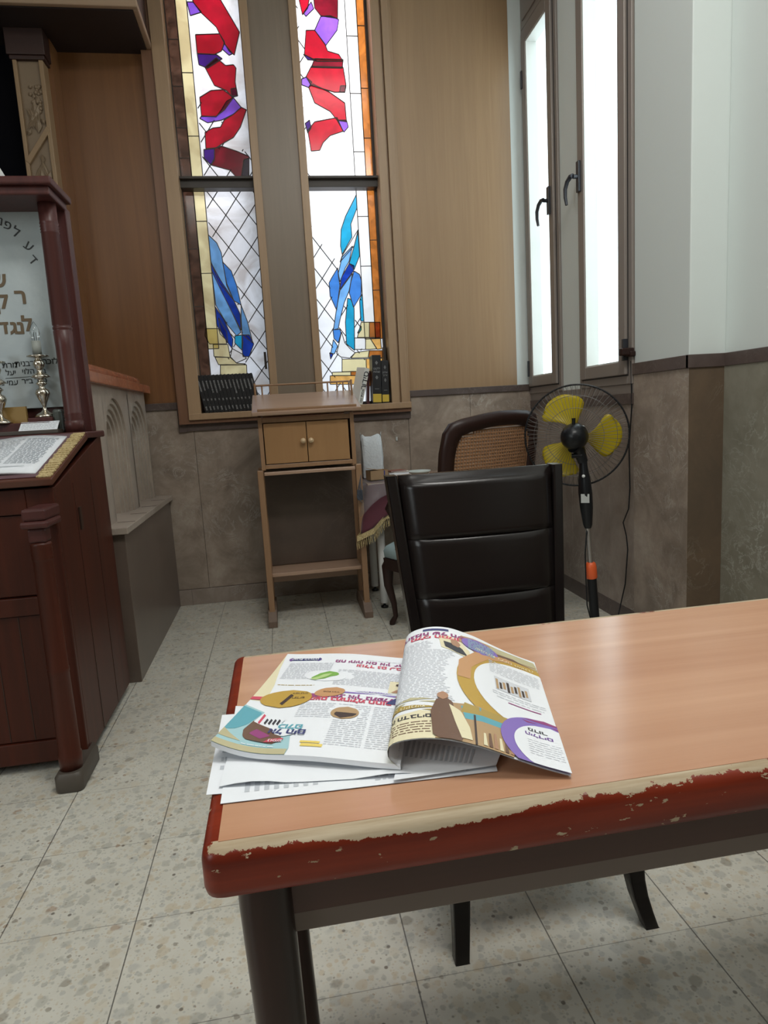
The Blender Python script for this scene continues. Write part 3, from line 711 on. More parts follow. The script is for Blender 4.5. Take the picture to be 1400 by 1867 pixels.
for s_ in (-1, 1):
    mb = MB(); cx = .905+s_*.195
    prof = [(0, .030, -.004), (.03, .019, .004), (.065, .008, .004), (.10, .001, .012), (.14, -.003, .012), (.18, -.003, .01), (.23, .001, .01), (.345, .010, .01)]
    rings = []
    for z, o_, dy in prof:
        w = .0155+.009*(z/.345); xx = cx+s_*(o_*(.75 if s_ > 0 else .3)); yy = .055-o_*.8
        rings.append([V(xx-w, yy-w, z), V(xx+w, yy-w, z), V(xx+w, yy+w, z), V(xx-w, yy+w, z)])
    mb.sweep(rings, smooth=False); mb.build('leg', M['blackwood'], ch, bevel=.005)

# ---------------------------------------------------------------- pedestal fan
fan = thing('pedestal_fan', 'black pedestal fan with yellow blades and an orange collar below the side window', 'fan', (1.80, 1.60, 0))
B, T = V(1.80, 1.60, 0), V(1.742, 1.60, .88)
def fp(z): return B + (T-B)*(z/.88)
mb = MB(); mb.lathe([(.0,0), (.19,0), (.19,.012), (.17,.022), (.06,.045), (.03,.07), (.0,.07)], B, 40); mb.build('base', M['black'], fan)
mb = MB(); mb.tube([fp(.05), fp(.335)], .0215, 20); mb.build('lower_pole', M['black'], fan)
mb = MB(); mb.tube([fp(.325), fp(.33), fp(.375), fp(.395), fp(.40)], [.024, .026, .0255, .022, .016], 20); mb.build('collar', M['orange'], fan)
mb = MB(); mb.tube([fp(.39), fp(.60)], .0115, 16); mb.build('upper_pole', M['chrome'], fan)
mb = MB(); mb.tube([fp(.56), fp(.575), fp(.65), fp(.72), fp(.78), fp(.82), fp(.87)], [.018, .024, .034, .036, .032, .024, .02], 20, flat=.8)
cb = mb.build('control_box', M['black'], fan)
n_ = (CAM-V(1.74,1.6,.98)).normalized(); 
HC = V(1.738, 1.66, .975)   # hub centre of the grille
vd = V(HC.x-CAM.x+.28, HC.y-CAM.y, 0).normalized()          # fan axis, blowing away from the reader
ax = vd; side = V(ax.y, -ax.x, 0); upv = V(0,0,1)
def F3(a, r, d): return HC + side*(math.cos(a)*r) + upv*(math.sin(a)*r) + ax*d
q_ = fp(.70) - ax*.034
mb = MB(); mb.add([q_+side*-.018+V(0,0,-.02), q_+side*.018+V(0,0,-.02), q_+side*.018+V(0,0,.02), q_+side*-.018+V(0,0,.02)], [(0,1,2,3)]); mb.build('rating_label', M['blind'], cb)
mb = MB(); mb.lathe([(.0,0),(.007,0),(.007,.004),(0,.004)], n=14, M=Matrix.Translation(fp(.80)-ax*.030) @ (-ax).to_track_quat('Z','Y').to_matrix().to_4x4()); mb.build('button', M['white_metal'], cb)
# motor housing
MM = Matrix.Translation(HC-ax*.035) @ (-ax).to_track_quat('Z','Y').to_matrix().to_4x4()
mb = MB(); mb.lathe([(.0,-.01),(.058,-.01),(.060,.02),(.058,.05),(.050,.075),(.036,.095),(.018,.106),(.0,.108)], n=32, M=MM)
mt = mb.build('motor_housing', M['black'], fan)
mb = MB(); mb.tube([HC-ax*.09+V(0,0,.045), HC-ax*.09+V(0,0,.082)], [.007,.009], 10); mb.build('oscillation_knob', M['black'], mt)
mb = MB(); q_ = HC-ax*.065+V(0,0,.0555)+side*.03; mb.add([q_+side*-.014+ax*-.02, q_+side*.014+ax*-.02+V(0,0,-.012), q_+side*.014+ax*.02+V(0,0,-.012), q_+side*-.014+ax*.02+V(0,0,.002)], [(0,1,2,3)]); mb.build('motor_sticker', M['blind'], mt)
mb = MB(); mb.tube([HC-ax*.075+V(0,0,-.04), (HC-ax*.06+fp(.88))/2+V(0,0,-.01), fp(.86)], [.034,.028,.022], 16)
mb.tube([fp(.89)-side*.045-ax*.02, fp(.89)-ax*.02], [.011,.008], 10); mb.build('neck', M['black'], fan)
# hub + blades
mb = MB(); mb.lathe([(.0,-.02),(.038,-.018),(.044,.0),(.044,.03),(.036,.04),(0,.042)], n=28, M=Matrix.Translation(HC+ax*.01) @ ax.to_track_quat('Z','Y').to_matrix().to_4x4())
mb.build('hub', filmy('smoky_hub', (.06,.065,.07), 1.0, .3), fan)
for k, a0 in enumerate((-14, 104, 226)):
    vs = []; fs = []; nr, na = 12, 10
    for i in range(nr+1):
        rr_ = .040 + .158*(i/nr); tt = i/nr
        wid = math.radians(30 + 46*math.sin(min(tt*1.25, 1)*math.pi/2))*(1-.42*max(0, (tt-.72)/.28)**2.2)
        sk = math.radians(14*tt)
        for j in range(na+1):
            f_ = j/na-.5; a = math.radians(a0)+sk+f_*wid
            r2 = rr_*(1 - (.10*(abs(f_)*2)**3 if i == nr else .06*(abs(f_)*2)**3*tt))
            vs.append(F3(a, r2, .030 - f_*.050*(1-.25*tt)))
    for i in range(nr):
        for j in range(na): fs.append((i*(na+1)+j, i*(na+1)+j+1, (i+1)*(na+1)+j+1, (i+1)*(na+1)+j))
    mb = MB(); mb.add(vs, fs, 0, True); ob = mb.build('blade', M['blade'], fan)
    so = ob.modifiers.new('solid', 'SOLIDIFY'); so.thickness = .0018
# grille
RG = .228
mb = MB(); rim = []
for i in range(72): rim.append(F3(2*math.pi*i/72, RG, .02))
mb.tube(rim, .0042, 8, closed=True); mb.build('rim', M['black'], fan)
for nm, dsg in (('rear_grille', -1), ('front_grille', 1)):
    mb = MB()
    for i in range(66):
        a = 2*math.pi*(i+(.5 if dsg > 0 else 0))/66; pts = []
        for r, d in ((.055, .072), (.11, .074), (.165, .066), (.205, .045), (RG, 0)): pts.append(F3(a, r, .02+dsg*d*(1 if dsg > 0 else .92)))
        mb.tube(pts, .0009, 4)
    for r, d in ((.055, .072), (.125, .073), (.180, .060)):
        mb.tube([F3(2*math.pi*i/48, r, .02+dsg*d*(1 if dsg > 0 else .92)) for i in range(48)], .0011, 5, closed=True)
    mb.build(nm, M['steel'] if dsg > 0 else mat('grey_wire', (.16,.155,.15), .4, .5), fan)
# flex
mb = MB(); c0 = fp(.565)
mb.tube([c0, c0+V(-.012,-.01,-.03), c0+V(-.022,-.015,-.12), c0+V(-.022,-.02,-.24), c0+V(-.018,-.02,-.36), c0+V(0,-.03,-.45), c0+V(.03,-.04,-.52), V(1.84,1.54,.012), V(1.93,1.56,.006), V(2.0,1.72,.006), V(2.045,1.86,.02), V(2.055,1.80,.22), V(2.052,1.77,.40), V(2.062,1.80,.46), V(2.045,1.80,.53), V(2.06,1.775,.60), V(2.067,1.775,.70), V(2.06,1.77,.9), V(2.072,1.765,1.1), V(2.068,1.765,1.3)], .0032, 8)
tag(mb.build('fan_cord', M['black']), 'thin black flex hanging from the fan and up the wall corner below the side window', 'cord')

# ---------------------------------------------------------------- wooden bookstand lectern
st = thing('bookstand', 'light oak standing lectern with a two-door cupboard below the stained glass windows', 'lectern', (.57, 2.58, 0))
for sx, lab in ((.305, 0), (.835, 1)):
    mb = MB(); mb.box(sx-.016, 2.42, .035, sx+.016, 2.462, .86); mb.box(sx-.016, 2.66, .035, sx+.016, 2.70, .86)
    mb.build('leg', M['stand'], st, bevel=.003)
    mb = MB(); mb.prism([V(sx-.024, 2.37, 0), V(sx-.024, 2.37, .035), V(sx-.024, 2.43, .085), V(sx-.024, 2.70, .085), V(sx-.024, 2.76, .035), V(sx-.024, 2.76, 0)], (.048, 0, 0)); mb.build('foot', M['stand'] if 0 else wood('dusty_foot', (.20,.14,.10), (.15,.10,.075), .6), st, bevel=.003)
mb = MB()
x0, x1, y0, y1 = .314, .826, 2.42, 2.72
mb.box(x0, y0, .86, x0+.022, y1, 1.14); mb.box(x1-.022, y0, .86, x1, y1, 1.14); mb.box(x0+.022, y0, .866, x1-.022, y1, .888); mb.box(x0+.022, y0+.004, 1.11, x1-.022, y1, 1.135)
mb.box(x0+.022, y1-.012, .888, x1-.022, y1, 1.11)
mb.prism([V(x0, y0, 1.14), V(x0, y1, 1.14), V(x0, y1, 1.235)], (.02, 0, 0)); mb.prism([V(x1-.02, y0, 1.14), V(x1-.02, y1, 1.14), V(x1-.02, y1, 1.235)], (.02, 0, 0))
mb.build('cabinet', M['stand'], st, bevel=.002)
mb = MB(); mb.box(x0+.012, y0-.022, .832, x1-.012, y1, .850); mb.build('lower_board', M['stand_x'], st, bevel=.003)
for s_, xx in ((-1, .345), (1, .5725)):
    mb = MB(); mb.box(xx-.004, y0-.004, .892, xx+.2235-.004, y0+.014, 1.106); dr = mb.build('door', M['stand_d'], st, bevel=.0015)
    kx = .5655 + s_*.021
    mb = MB(); mb.lathe([(.0,0),(.007,0),(.006,.008),(.012,.014),(.0145,.021),(.012,.028),(.0,.032)], n=18, M=Matrix.Translation((kx, y0-.004, 1.006)) @ V(0,-1,0).to_track_quat('Z','Y').to_matrix().to_4x4())
    mb.build('knob', M['knob'], dr)
ly0, lz0, ly1, lz1 = 2.352, 1.148, 2.735, 1.252
def slab(mb, xa, xb, th, a=0, b=1, lift=0, mi=0):
    d = V(0, ly1-ly0, lz1-lz0); nn = V(0, -(lz1-lz0), ly1-ly0).normalized(); p0 = V(0, ly0, lz0)+d*a+nn*lift; p1 = V(0, ly0, lz0)+d*b+nn*lift
    mb.hexa([V(xa,0,0)+p0, V(xb,0,0)+p0, V(xb,0,0)+p1, V(xa,0,0)+p1, V(xa,0,0)+p0+nn*th, V(xb,0,0)+p0+nn*th, V(xb,0,0)+p1+nn*th, V(xa,0,0)+p1+nn*th], mi)
mb = MB(); slab(mb, .288, .862, .020); mb.build('sloping_lid', M['stand_x'], st, bevel=.004)
mb = MB(); slab(mb, .318, .838, .014, .035, .075, .018); mb.build('book_ledge', M['stand'], st, bevel=.003)
mb = MB(); ry = 2.725; mb.tube([(.305, ry, 1.322), (.845, ry, 1.322)], .0055, 8); mb.tube([(.845, ry, 1.318), (.845, ry-.12, 1.318)], .0055, 8)
for x in (.305, .345, .39, .72, .775, .81, .845): mb.tube([(x, ry, 1.255), (x, ry, 1.322)], .0045, 8)
mb.tube([(.845, ry-.12, 1.235), (.845, ry-.12, 1.325)], .0065, 8); mb.tube([(.305, ry, 1.25), (.305, ry, 1.335)], .0065, 8)
mb.build('gallery_rail', M['stand'], st)
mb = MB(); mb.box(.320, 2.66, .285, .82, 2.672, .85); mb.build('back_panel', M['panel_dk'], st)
mb = MB(); mb.box(.320, 2.46, .262, .82, 2.66, .282); mb.box(.320, 2.672, .18, .82, 2.684, .285); mb.build('shelf', M['stand_x'], st, bevel=.003)

# ---------------------------------------------------------------- small table with cloth against the wall
wt = thing('side_table', 'white-legged side table against the stone wall carrying the white paper bag', 'table', (1.45, 2.77, 0))
mb = MB(); mb.box(.885, 2.475, .718, 2.0, 3.0, .740); mb.build('tabletop', mat('brown_table_laminate', (.33,.24,.18), .25), wt, bevel=.003)
mb = MB(); mb.box(.93, 2.53, .675, 1.96, 2.97, .718); mb.build('apron', M['white_metal'], wt)
for lx in (.952, 1.93):
    for ly in (2.545, 2.93):
        mb = MB(); mb.tube([(lx, ly, .03), (lx, ly, .718)], .0225, 16); lg = mb.build('leg', M['white_metal'], wt)
        mb = MB(); mb.lathe([(0,0),(.022,0),(.022,.010),(.008,.014),(.008,.03),(0,.03)], (lx, ly, 0), 14); mb.build('foot_pad', M['black'], lg)
# cloth draped over the left end
cz = .7415
def cloth_sheet(name, mat_, rows, parent=None, th=.0015, sub=2):
    n = len(rows[0]); vs = [p for r in rows for p in r]; fs = []
    for i in range(len(rows)-1):
        for j in range(n-1): fs.append((i*n+j, i*n+j+1, (i+1)*n+j+1, (i+1)*n+j))
    mb = MB(); mb.add(vs, fs, 0, True); o = mb.build(name, mat_, parent)
    if sub: ss = o.modifiers.new('sub', 'SUBSURF'); ss.levels = sub; ss.render_levels = sub
    so = o.modifiers.new('solid', 'SOLIDIFY'); so.thickness = th; so.offset = 1
    return o
FR = 2.468
edgep = [(.862, 2.95), (.862, 2.80), (.862, 2.62), (.872, FR+.01), (.90, FR), (.97, FR-.002), (1.06, FR), (1.16, FR)]
drop = [.23, .24, .245, .275, .24, .175, .15, .16]
out = [(-.003,0), (-.003,-.03), (-.002,-.14), (-.078,-.115), (-.01,-.10), (.0,-.04), (0,-.035), (0,-.02)]
rows = []
rows.append([V(min(x+.12, 1.6), min(y+.12, 2.98), cz) for x, y in edgep])
rows.append([V(x+(.012 if i < 4 else 0), y+(.012 if i > 2 else 0), cz) for i, (x, y) in enumerate(edgep)])
for f_ in (.04, .35, .7, 1.0):
    rows.append([V(x+out[i][0]*f_, y+out[i][1]*f_, cz-drop[i]*f_) for i, (x, y) in enumerate(edgep)])
rc = cloth_sheet('table_cloth', M['maroon'], rows)
tag(rc, 'maroon velvet cloth with gold fringe hanging over the left end of the side table', 'tablecloth')
mb = MB()
pts = rows[-1]
for i in range(len(pts)-1):
    n = 9
    for k in range(n):
        f_ = k/n; p = pts[i].lerp(pts[i+1], f_); q2 = pts[i].lerp(pts[i+1], (k+1)/n)
        dn = V(0,0,-.026); mb.hexa([p+dn+V(0,-.003,0), q2+dn+V(0,-.003,0), q2+dn+V(0,.001,0), p+dn+V(0,.001,0), p+V(0,-.003,.004), q2+V(0,-.003,.004), q2+V(0,.002,.004), p+V(0,.002,.004)])
        mb.tube([p+dn, p+dn+V(random.uniform(-.003,.003), -.001, -.022), p+dn+V(random.uniform(-.004,.004), -.001, -.045)], [.0012, .0028, .0016], 5)
mb.build('fringe', M['fringe'], rc)
rows2 = []
ed2 = [(.850, 2.90), (.850, 2.66), (.858, FR-.005), (.90, FR-.012), (1.0, FR-.012), (1.1, FR-.012)]
o2 = [(-.002,0), (-.002,-.02), (-.06,-.15), (-.02,-.10), (0,-.03), (0,-.02)]; d2 = [.10, .13, .20, .10, .05, .05]
rows2.append([V(x+.12, min(y+.1, 2.97), cz+.004) for x, y in ed2]); rows2.append([V(x+.012, y+.012, cz+.004) for x, y in ed2])
for f_ in (.15, .6, 1.0): rows2.append([V(x+o2[i][0]*f_, y+o2[i][1]*f_, cz+.003-d2[i]*f_) for i, (x, y) in enumerate(ed2)])
tag(cloth_sheet('plastic_cover', M['plastic_film'], rows2, th=.0008, sub=1), 'clear plastic cover flaring off the corner of the side table', 'plastic cover')

# things on the side table
tz = .747
mb = MB(); rings = []
for z, w, d in ((0, .062, .045), (.03, .064, .047), (.12, .063, .044), (.20, .061, .036), (.235, .062, .022), (.252, .064, .012)):
    ring = []
    for i in range(24):
        a = 2*math.pi*i/24; cx = math.copysign(abs(math.cos(a))**.35, math.cos(a)); sy = math.copysign(abs(math.sin(a))**.35, math.sin(a))
        jit = .004*math.sin(i*2.3+z*40)
        zz_ = z + (.009*math.sin(i*1.7)+ (.012 if abs(cx) > .93 else 0) if z > .24 else 0)
        ring.append(V(.965+cx*(w+jit*(z > .02)), 2.80+sy*(d+jit), tz+zz_))
    rings.append(ring)
mb.sweep(rings, cap=False); mb.add(rings[0], [tuple(range(23,-1,-1))]); mb.add([V(p.x, p.y, p.z-.02) for p in rings[-1]], [tuple(range(24))])
tag(mb.build('paper_bag', M['bag'], bevel=0), 'tall white paper bag with a crumpled top standing on the side table', 'bag')
def rot_box(mb, c, sx, sy, sz, rz, mi=0, rx=0):
    Mx = Matrix.Translation(c) @ Matrix.Rotation(rz, 4, 'Z') @ Matrix.Rotation(rx, 4, 'X'); mb.box(-sx/2, -sy/2, 0, sx/2, sy/2, sz, mi, Mx)
def book(name, c, sx, sy, sz, rz, cover, label, cat='book', group=None, tilt=0, pages='paper_c'):
    o = thing(name, label, cat, c, group)
    mb = MB(); rot_box(mb, c, sx, sy, .002, rz); Mx = Matrix.Translation(c) @ Matrix.Rotation(rz, 4, 'Z')
    mb.box(-sx/2, -sy/2, sz-.002, sx/2, sy/2, sz, 0, Mx); mb.box(-sx/2-.001, -sy/2, 0, -sx/2+.002, sy/2, sz, 0, Mx)
    mb.build('cover', cover, o)
    mb = MB(); mb.box(-sx/2+.002, -sy/2+.003, .002, sx/2-.003, sy/2-.003, sz-.002, 0, Mx); mb.build('page_block', M[pages], o)
    return o
bk_yellow = mat('pale_card_cover', (.60,.57,.52), .5); bk_red = mat('brown_red_cover', (.25,.10,.07), .5)
mb = MB(); bx = thing('card_box', 'small open brown cardboard box beside the white paper bag', 'box', (.965, 2.63, tz))
mb.box(-.055, -.04, 0, .055, .04, .003, 0, Matrix.Translation((.965, 2.63, tz)) @ Matrix.Rotation(.2, 4, 'Z'))
Mx = Matrix.Translation((.965, 2.63, tz)) @ Matrix.Rotation(.2, 4, 'Z')
for a in ((-.055,-.04,0,-.052,.04,.055), (.052,-.04,0,.055,.04,.055), (-.055,-.04,0,.055,-.037,.055), (-.055,.037,0,.055,.04,.055)): mb.box(*a, 0, Mx)
mb.build('box_body', M['brown_card'], bx)
mb = MB(); mb.box(-.055, 0, 0, .055, .075, .002, 0, Mx @ Matrix.Translation((0,-.04,.056)) @ Matrix.Rotation(.18, 4, 'Y') ); mb.build('flap', M['brown_card'], bx)
mb = MB(); mb.box(.028, -.0425, .0, .034, -.0402, .052, 0, Mx); mb.build('blue_tape', mat('blue_tape', (.06,.06,.22), .4), bx)
book('prayer_book', (1.10, 2.66, tz), .125, .085, .018, .1, bk_yellow, 'pale booklet at the bottom of the small stack on the side table', group='booklets on the side table', pages='paper')
book('prayer_book', (1.10, 2.665, tz+.0185), .12, .082, .016, -.1, bk_yellow, 'white booklet in the middle of the small stack on the side table', group='booklets on the side table', pages='paper')
book('prayer_book', (1.085, 2.67, tz+.035), .10, .075, .008, .25, bk_red, 'thin brown-red booklet topmost in the small stack on the side table', group='booklets on the side table', pages='paper')
mb = MB(); mb.lathe([(0,0),(.055,0),(.07,.010),(.074,.018),(.071,.018),(.053,.004),(0,.004)], (1.25, 2.80, tz), 32)
tag(mb.build('plastic_dish', M['pale_disc']), 'shallow pale plastic dish on the side table behind the black chair', 'dish')
# dark gadget and keys hanging off the cupboard
mb = MB(); 
for i in range(5): mb.tube([(.842-.003*i, 2.40, .80-.012*i), (.835-.006*i, 2.385, .76-.02*i), (.838+.004*(i%2), 2.38, .70-.012*i)], .0022, 5)
mb.box(.815, 2.385, .665, .845, 2.40, .72)
tag(mb.build('hanging_straps', mat('grey_black_strap', (.06,.07,.09), .35)), 'tangle of grey black straps hanging from the right leg of the bookstand', 'straps')

# ---------------------------------------------------------------- cane chair
cc = thing('cane_armchair', 'dark walnut armchair with woven cane back behind the black chair', 'chair', (1.25, 2.05, 0))
wd = V(.92, .39, 0).normalized(); fdir = V(-wd.y, wd.x, 0)      # across the back, and towards the seat front
C0 = V(1.115, 1.775, 0); WB = .575
def cb_(u, v, d=0):    # u 0..1 across, v height metres
    lean = -(v-.45)*.16
    bow = .035*(1-(2*u-1)**2)
    return C0 + wd*(u*WB) + fdir*(lean - bow + d + .03) + V(0,0,v)
def outline(s=0.0):
    o = []
    pr = [(0.08,.50),(0.02,.62),(-.01,.78),(-.01,.93),(.012,1.02),(.06,1.062),(.16,1.080),(.33,1.096),(.5,1.106),(.67,1.106),(.82,1.100),(.94,1.082),(.99,1.04),(1.0,.94),(1.0,.78),(.97,.62),(.90,.50)]
    cxx, czz = .5, .79
    for u, v in pr: o.append((cxx+(u-cxx)*(1-s*1.0), czz+(v-czz)*(1-s)))
    return o
outer = outline(0); inner = outline(.21)
mb = MB(); n = len(outer); vs = []; fs = []
for (u, v), (ui, vi) in zip(outer, inner):
    vs += [cb_(u, v, -.014), cb_((u+ui)/2, (v+vi)/2, -.022), cb_(ui, vi, -.012), cb_(ui, vi, .014), cb_(u, v, .016)]
for i in range(n):
    k = (i+1) % n
    for j in range(5): jj = (j+1) % 5; fs.append((i*5+j, k*5+j, k*5+jj, i*5+jj))
mb.add(vs, fs, 0, True); mb.build('back_frame', M['walnut'], cc)
# cane web: real strands, clipped to the inner outline
mb = MB(); inn = outline(.20)
pitch = .0155
def strand(f, cnt, seglen, wid):
    run = []
    for k in range(cnt+1):
        u, v = f(k*seglen)
        if inside(u, v, inn): run.append(cb_(u, v, 0))
        else:
            if len(run) > 1: mb.tube(run, wid, 4)
            run = []
    if len(run) > 1: mb.tube(run, wid, 4)
nu = int(WB/pitch)
for i in range(nu+1): strand(lambda s, i=i: (i*pitch/WB, .45+s), 28, .025, .0044)
for i in range(46): strand(lambda s, i=i: (s/WB, .45+i*pitch), 28, .02, .0044)
for i in range(-60, 90):
    strand(lambda s, i=i: ((i*pitch*1.0+s)/WB, .45+s), 56, .0125, .0005)
mb.build('cane_panel', M['cane'], cc)
mb = MB(); rings = []
def seat_ring(z, o_):
    pts = []
    for u, d in ((.03,.0),(.5,-.01),(.97,.0),(1.02,.2),(1.04,.42),(.9,.475),(.5,.49),(.1,.475),(-.04,.42),(-.02,.2)):
        c = C0+wd*(WB*.5)+fdir*.25; p = C0+wd*(u*WB)+fdir*(d+.04)
        pts.append(V(c.x+(p.x-c.x)*o_, c.y+(p.y-c.y)*o_, z))
    return pts
for z, o_ in ((.375,.96),(.38,1),(.415,1.01),(.44,.97),(.455,.85),(.46,.5)): rings.append(seat_ring(z, o_))
mb.sweep(rings); mb.build('seat', M['seatblue'], cc, label='pale blue seat pad')
mb = MB(); mb.sweep([seat_ring(.315, 1.0), seat_ring(.375, 1.02)], smooth=False); mb.build('seat_rail', M['walnut'], cc)
for u, d in ((.04,.42),(.98,.42)):
    s_ = -1 if u < .5 else 1; b0 = C0+wd*(u*WB)+fdir*(d+.04)
    mb = MB(); mb.tube([b0+V(0,0,.37), b0+wd*(s_*.018)+fdir*.02+V(0,0,.32), b0+wd*(s_*.02)+fdir*.02+V(0,0,.22), b0+wd*(s_*.004)+V(0,0,.12), b0+wd*(s_*.0)+fdir*-.004+V(0,0,.05), b0+wd*(s_*.012)+fdir*.014+V(0,0,.012), b0+wd*(s_*.014)+fdir*.016], [.030,.033,.024,.016,.013,.017,.014], 12); mb.build('leg', M['walnut'], cc)
for u in (.08, .92):
    b0 = C0+wd*(u*WB)+fdir*.04
    mb = MB(); mb.tube([b0+fdir*-.05, b0+fdir*-.02+V(0,0,.2), b0+V(0,0,.38), cb_(u, .52)], [.013,.018,.02,.018], 10); mb.build('leg', M['walnut'], cc)
for u in (-.03, 1.03):
    s_ = -1 if u < .5 else 1; b0 = C0+wd*(u*WB)+fdir*.04
    a0 = cb_(0 if s_ < 0 else 1, .72)
    mb = MB(); mb.tube([a0, b0+fdir*.10+wd*s_*.0+V(0,0,.69), b0+fdir*.25+wd*s_*.0+V(0,0,.675), b0+fdir*.34+wd*s_*.0+V(0,0,.665), b0+fdir*.36+wd*s_*.0+V(0,0,.645), b0+fdir*.34+wd*s_*-.01+V(0,0,.60), b0+fdir*.31+wd*s_*-.02+V(0,0,.53), b0+fdir*.32-wd*s_*.02+V(0,0,.44), b0+fdir*.36-wd*s_*.02+V(0,0,.35)], [.016,.017,.019,.022,.021,.018,.016,.017,.022], 10)
    ar = mb.build('arm', M['walnut'], cc)
    mb = MB(); mb.tube([b0+fdir*.13+wd*s_*.0+V(0,0,.70), b0+fdir*.16+wd*s_*.0+V(0,0,.712), b0+fdir*.24+wd*s_*.0+V(0,0,.708), b0+fdir*.32+wd*s_*.0+V(0,0,.69), b0+fdir*.35+wd*s_*.0+V(0,0,.675)], [.012,.024,.028,.026,.012], 12); mb.build('arm_pad', M['pinkpad'], ar, label='dusty pink arm pad')

# ---------------------------------------------------------------- books on the window sill
SZ = WZ+.009
def sill_book(xb, w, h, d, lean, label, group, mats, y=2.985, deco=None, name='prayer_book', yaw=0):
    """upright book; lean = sideways tilt in radians, standing on its lower corner"""
    o = thing(name, label, 'book', (xb, y, SZ), group)
    Mx = Matrix.Translation((xb, y, SZ)) @ Matrix.Rotation(lean, 4, 'Y') @ Matrix.Rotation(yaw, 4, 'Z')
    if lean < 0: Mx = Mx @ Matrix.Translation((0, 0, 0))
    mb = MB(); mb.box(0, 0, 0, w, .004, h, 0, Mx); mb.box(0, .003, 0, .0018, d, h, 0, Mx); mb.box(w-.0018, .003, 0, w, d, h, 0, Mx)
    sp = mb.build('cover', mats, o, bevel=.0012)
    mb = MB(); mb.box(.0018, .004, .003, w-.0018, d-.003, h-.003, 0, Mx); mb.build('page_block', M['paper_c'], o)
    if deco: deco(Mx, w, h, o)
    return o
def dots(Mx, w, h, o):
    mb = MB(); r = random.Random(int(Mx[0][3]*1e4))
    def glyphs(z0, z1, s):
        z = z1
        while z > z0:
            g = s*r.uniform(.6, 1.15); ww = w*r.uniform(.28, .42)
            mb.box(w/2-ww/2, -.0006, z-g, w/2+ww/2, .0002, z, 0, Mx); z -= g+s*.45
    glyphs(h*r.uniform(.50, .66), h*.85, .0055); glyphs(h*.33, h*.37, .005); glyphs(h*.07, h*.16, .006)
    mb.build('spine_lettering', M['silver_txt'], o)
xb = -.004; 
ORD = ['leftmost', 'second', 'third', 'fourth', 'fifth', 'sixth', 'seventh', 'eighth', 'ninth', 'tenth', 'eleventh', 'twelfth', 'thirteenth', 'fourteenth', 'rightmost']
for i in range(15):
    w = .0208 if i % 4 else .0225
    sill_book(xb, w, .226, .12, -math.radians(11), 'slim black volume, ' + ORD[i] + (' from the left' if 0 < i < 14 else '') + ' in the leaning row on the left sill', 'black set volumes on the left window sill', M['book_blk'], deco=dots, name='set_volume')
    xb += w/math.cos(math.radians(11))+.0008
mb = None
def siddur(Mx, w, h, o):
    mb = MB(); R3 = Mx.to_3x3()
    put_text(mb, 'סידור', .054, Mx @ V(w*.5, -.0008, h*.67), R3 @ V(0,0,-1)*-1 if 0 else R3 @ V(0,0,1), R3 @ V(-1,0,0), bold=.0005, extrude=.0003)
    put_text(mb, 'אמת ואו', .026, Mx @ V(w*.5, -.0008, h*.25), R3 @ V(0,0,1), R3 @ V(-1,0,0), bold=.0, extrude=.0003)
    mb.build('spine_lettering', M['ink'], o)
sill_book(.922, .034, .232, .10, math.radians(15), 'white prayer book leaning right on the sill with large black spine letters', None, mat('ivory_cover', (.72,.71,.66), .5), deco=siddur, yaw=math.radians(24))
def blackspine(txt1):
    def f(Mx, w, h, o):
        R3 = Mx.to_3x3(); mb = MB()
        mb.box(.001, -.0008, .008, w-.001, .0001, h*.20, 0, Mx); mb.build('yellow_sticker', M['yellow'], o)
        mb = MB(); put_text(mb, txt1[0], w*.34, Mx @ V(w/2, -.0006, h*.72), R3 @ V(1,0,0), R3 @ V(0,0,1), extrude=.0003)
        put_text(mb, txt1[1], w*.34, Mx @ V(w/2, -.0006, h*.655), R3 @ V(1,0,0), R3 @ V(0,0,1), extrude=.0003)
        for zz_ in (.84, .54):
            for k in range(5): a = w*(.06+.05*(2-abs(k-2))); mb.box(w/2-a, -.0006, h*zz_+(k-2)*.0045-.0013, w/2+a, .0002, h*zz_+(k-2)*.0045+.0013, 0, Mx)
        mb.box(w*.25, -.0006, h*.30, w*.75, .0002, h*.307, 0, Mx); mb.build('spine_lettering', M['silver_txt'], o)
    return f
mb = MB()
sill_book(.990, .018, .205, .06, math.radians(4), 'small dark red book squeezed between the white prayer book and the thick black volume', None, mat('dark_red_cover', (.10,.03,.035), .5), y=3.065)
sill_book(1.018, .055, .298, .12, math.radians(2), 'thick black volume with yellow base sticker, the taller of two on the right sill', None, M['book_blk'], deco=blackspine(('ילקוט', 'שמות')), y=2.98)
sill_book(1.078, .044, .262, .12, math.radians(1.5), 'slimmer black volume with yellow base sticker beside the right window jamb', None, M['book_blk'], deco=blackspine(('שלחן', 'ערוך')), y=2.98)

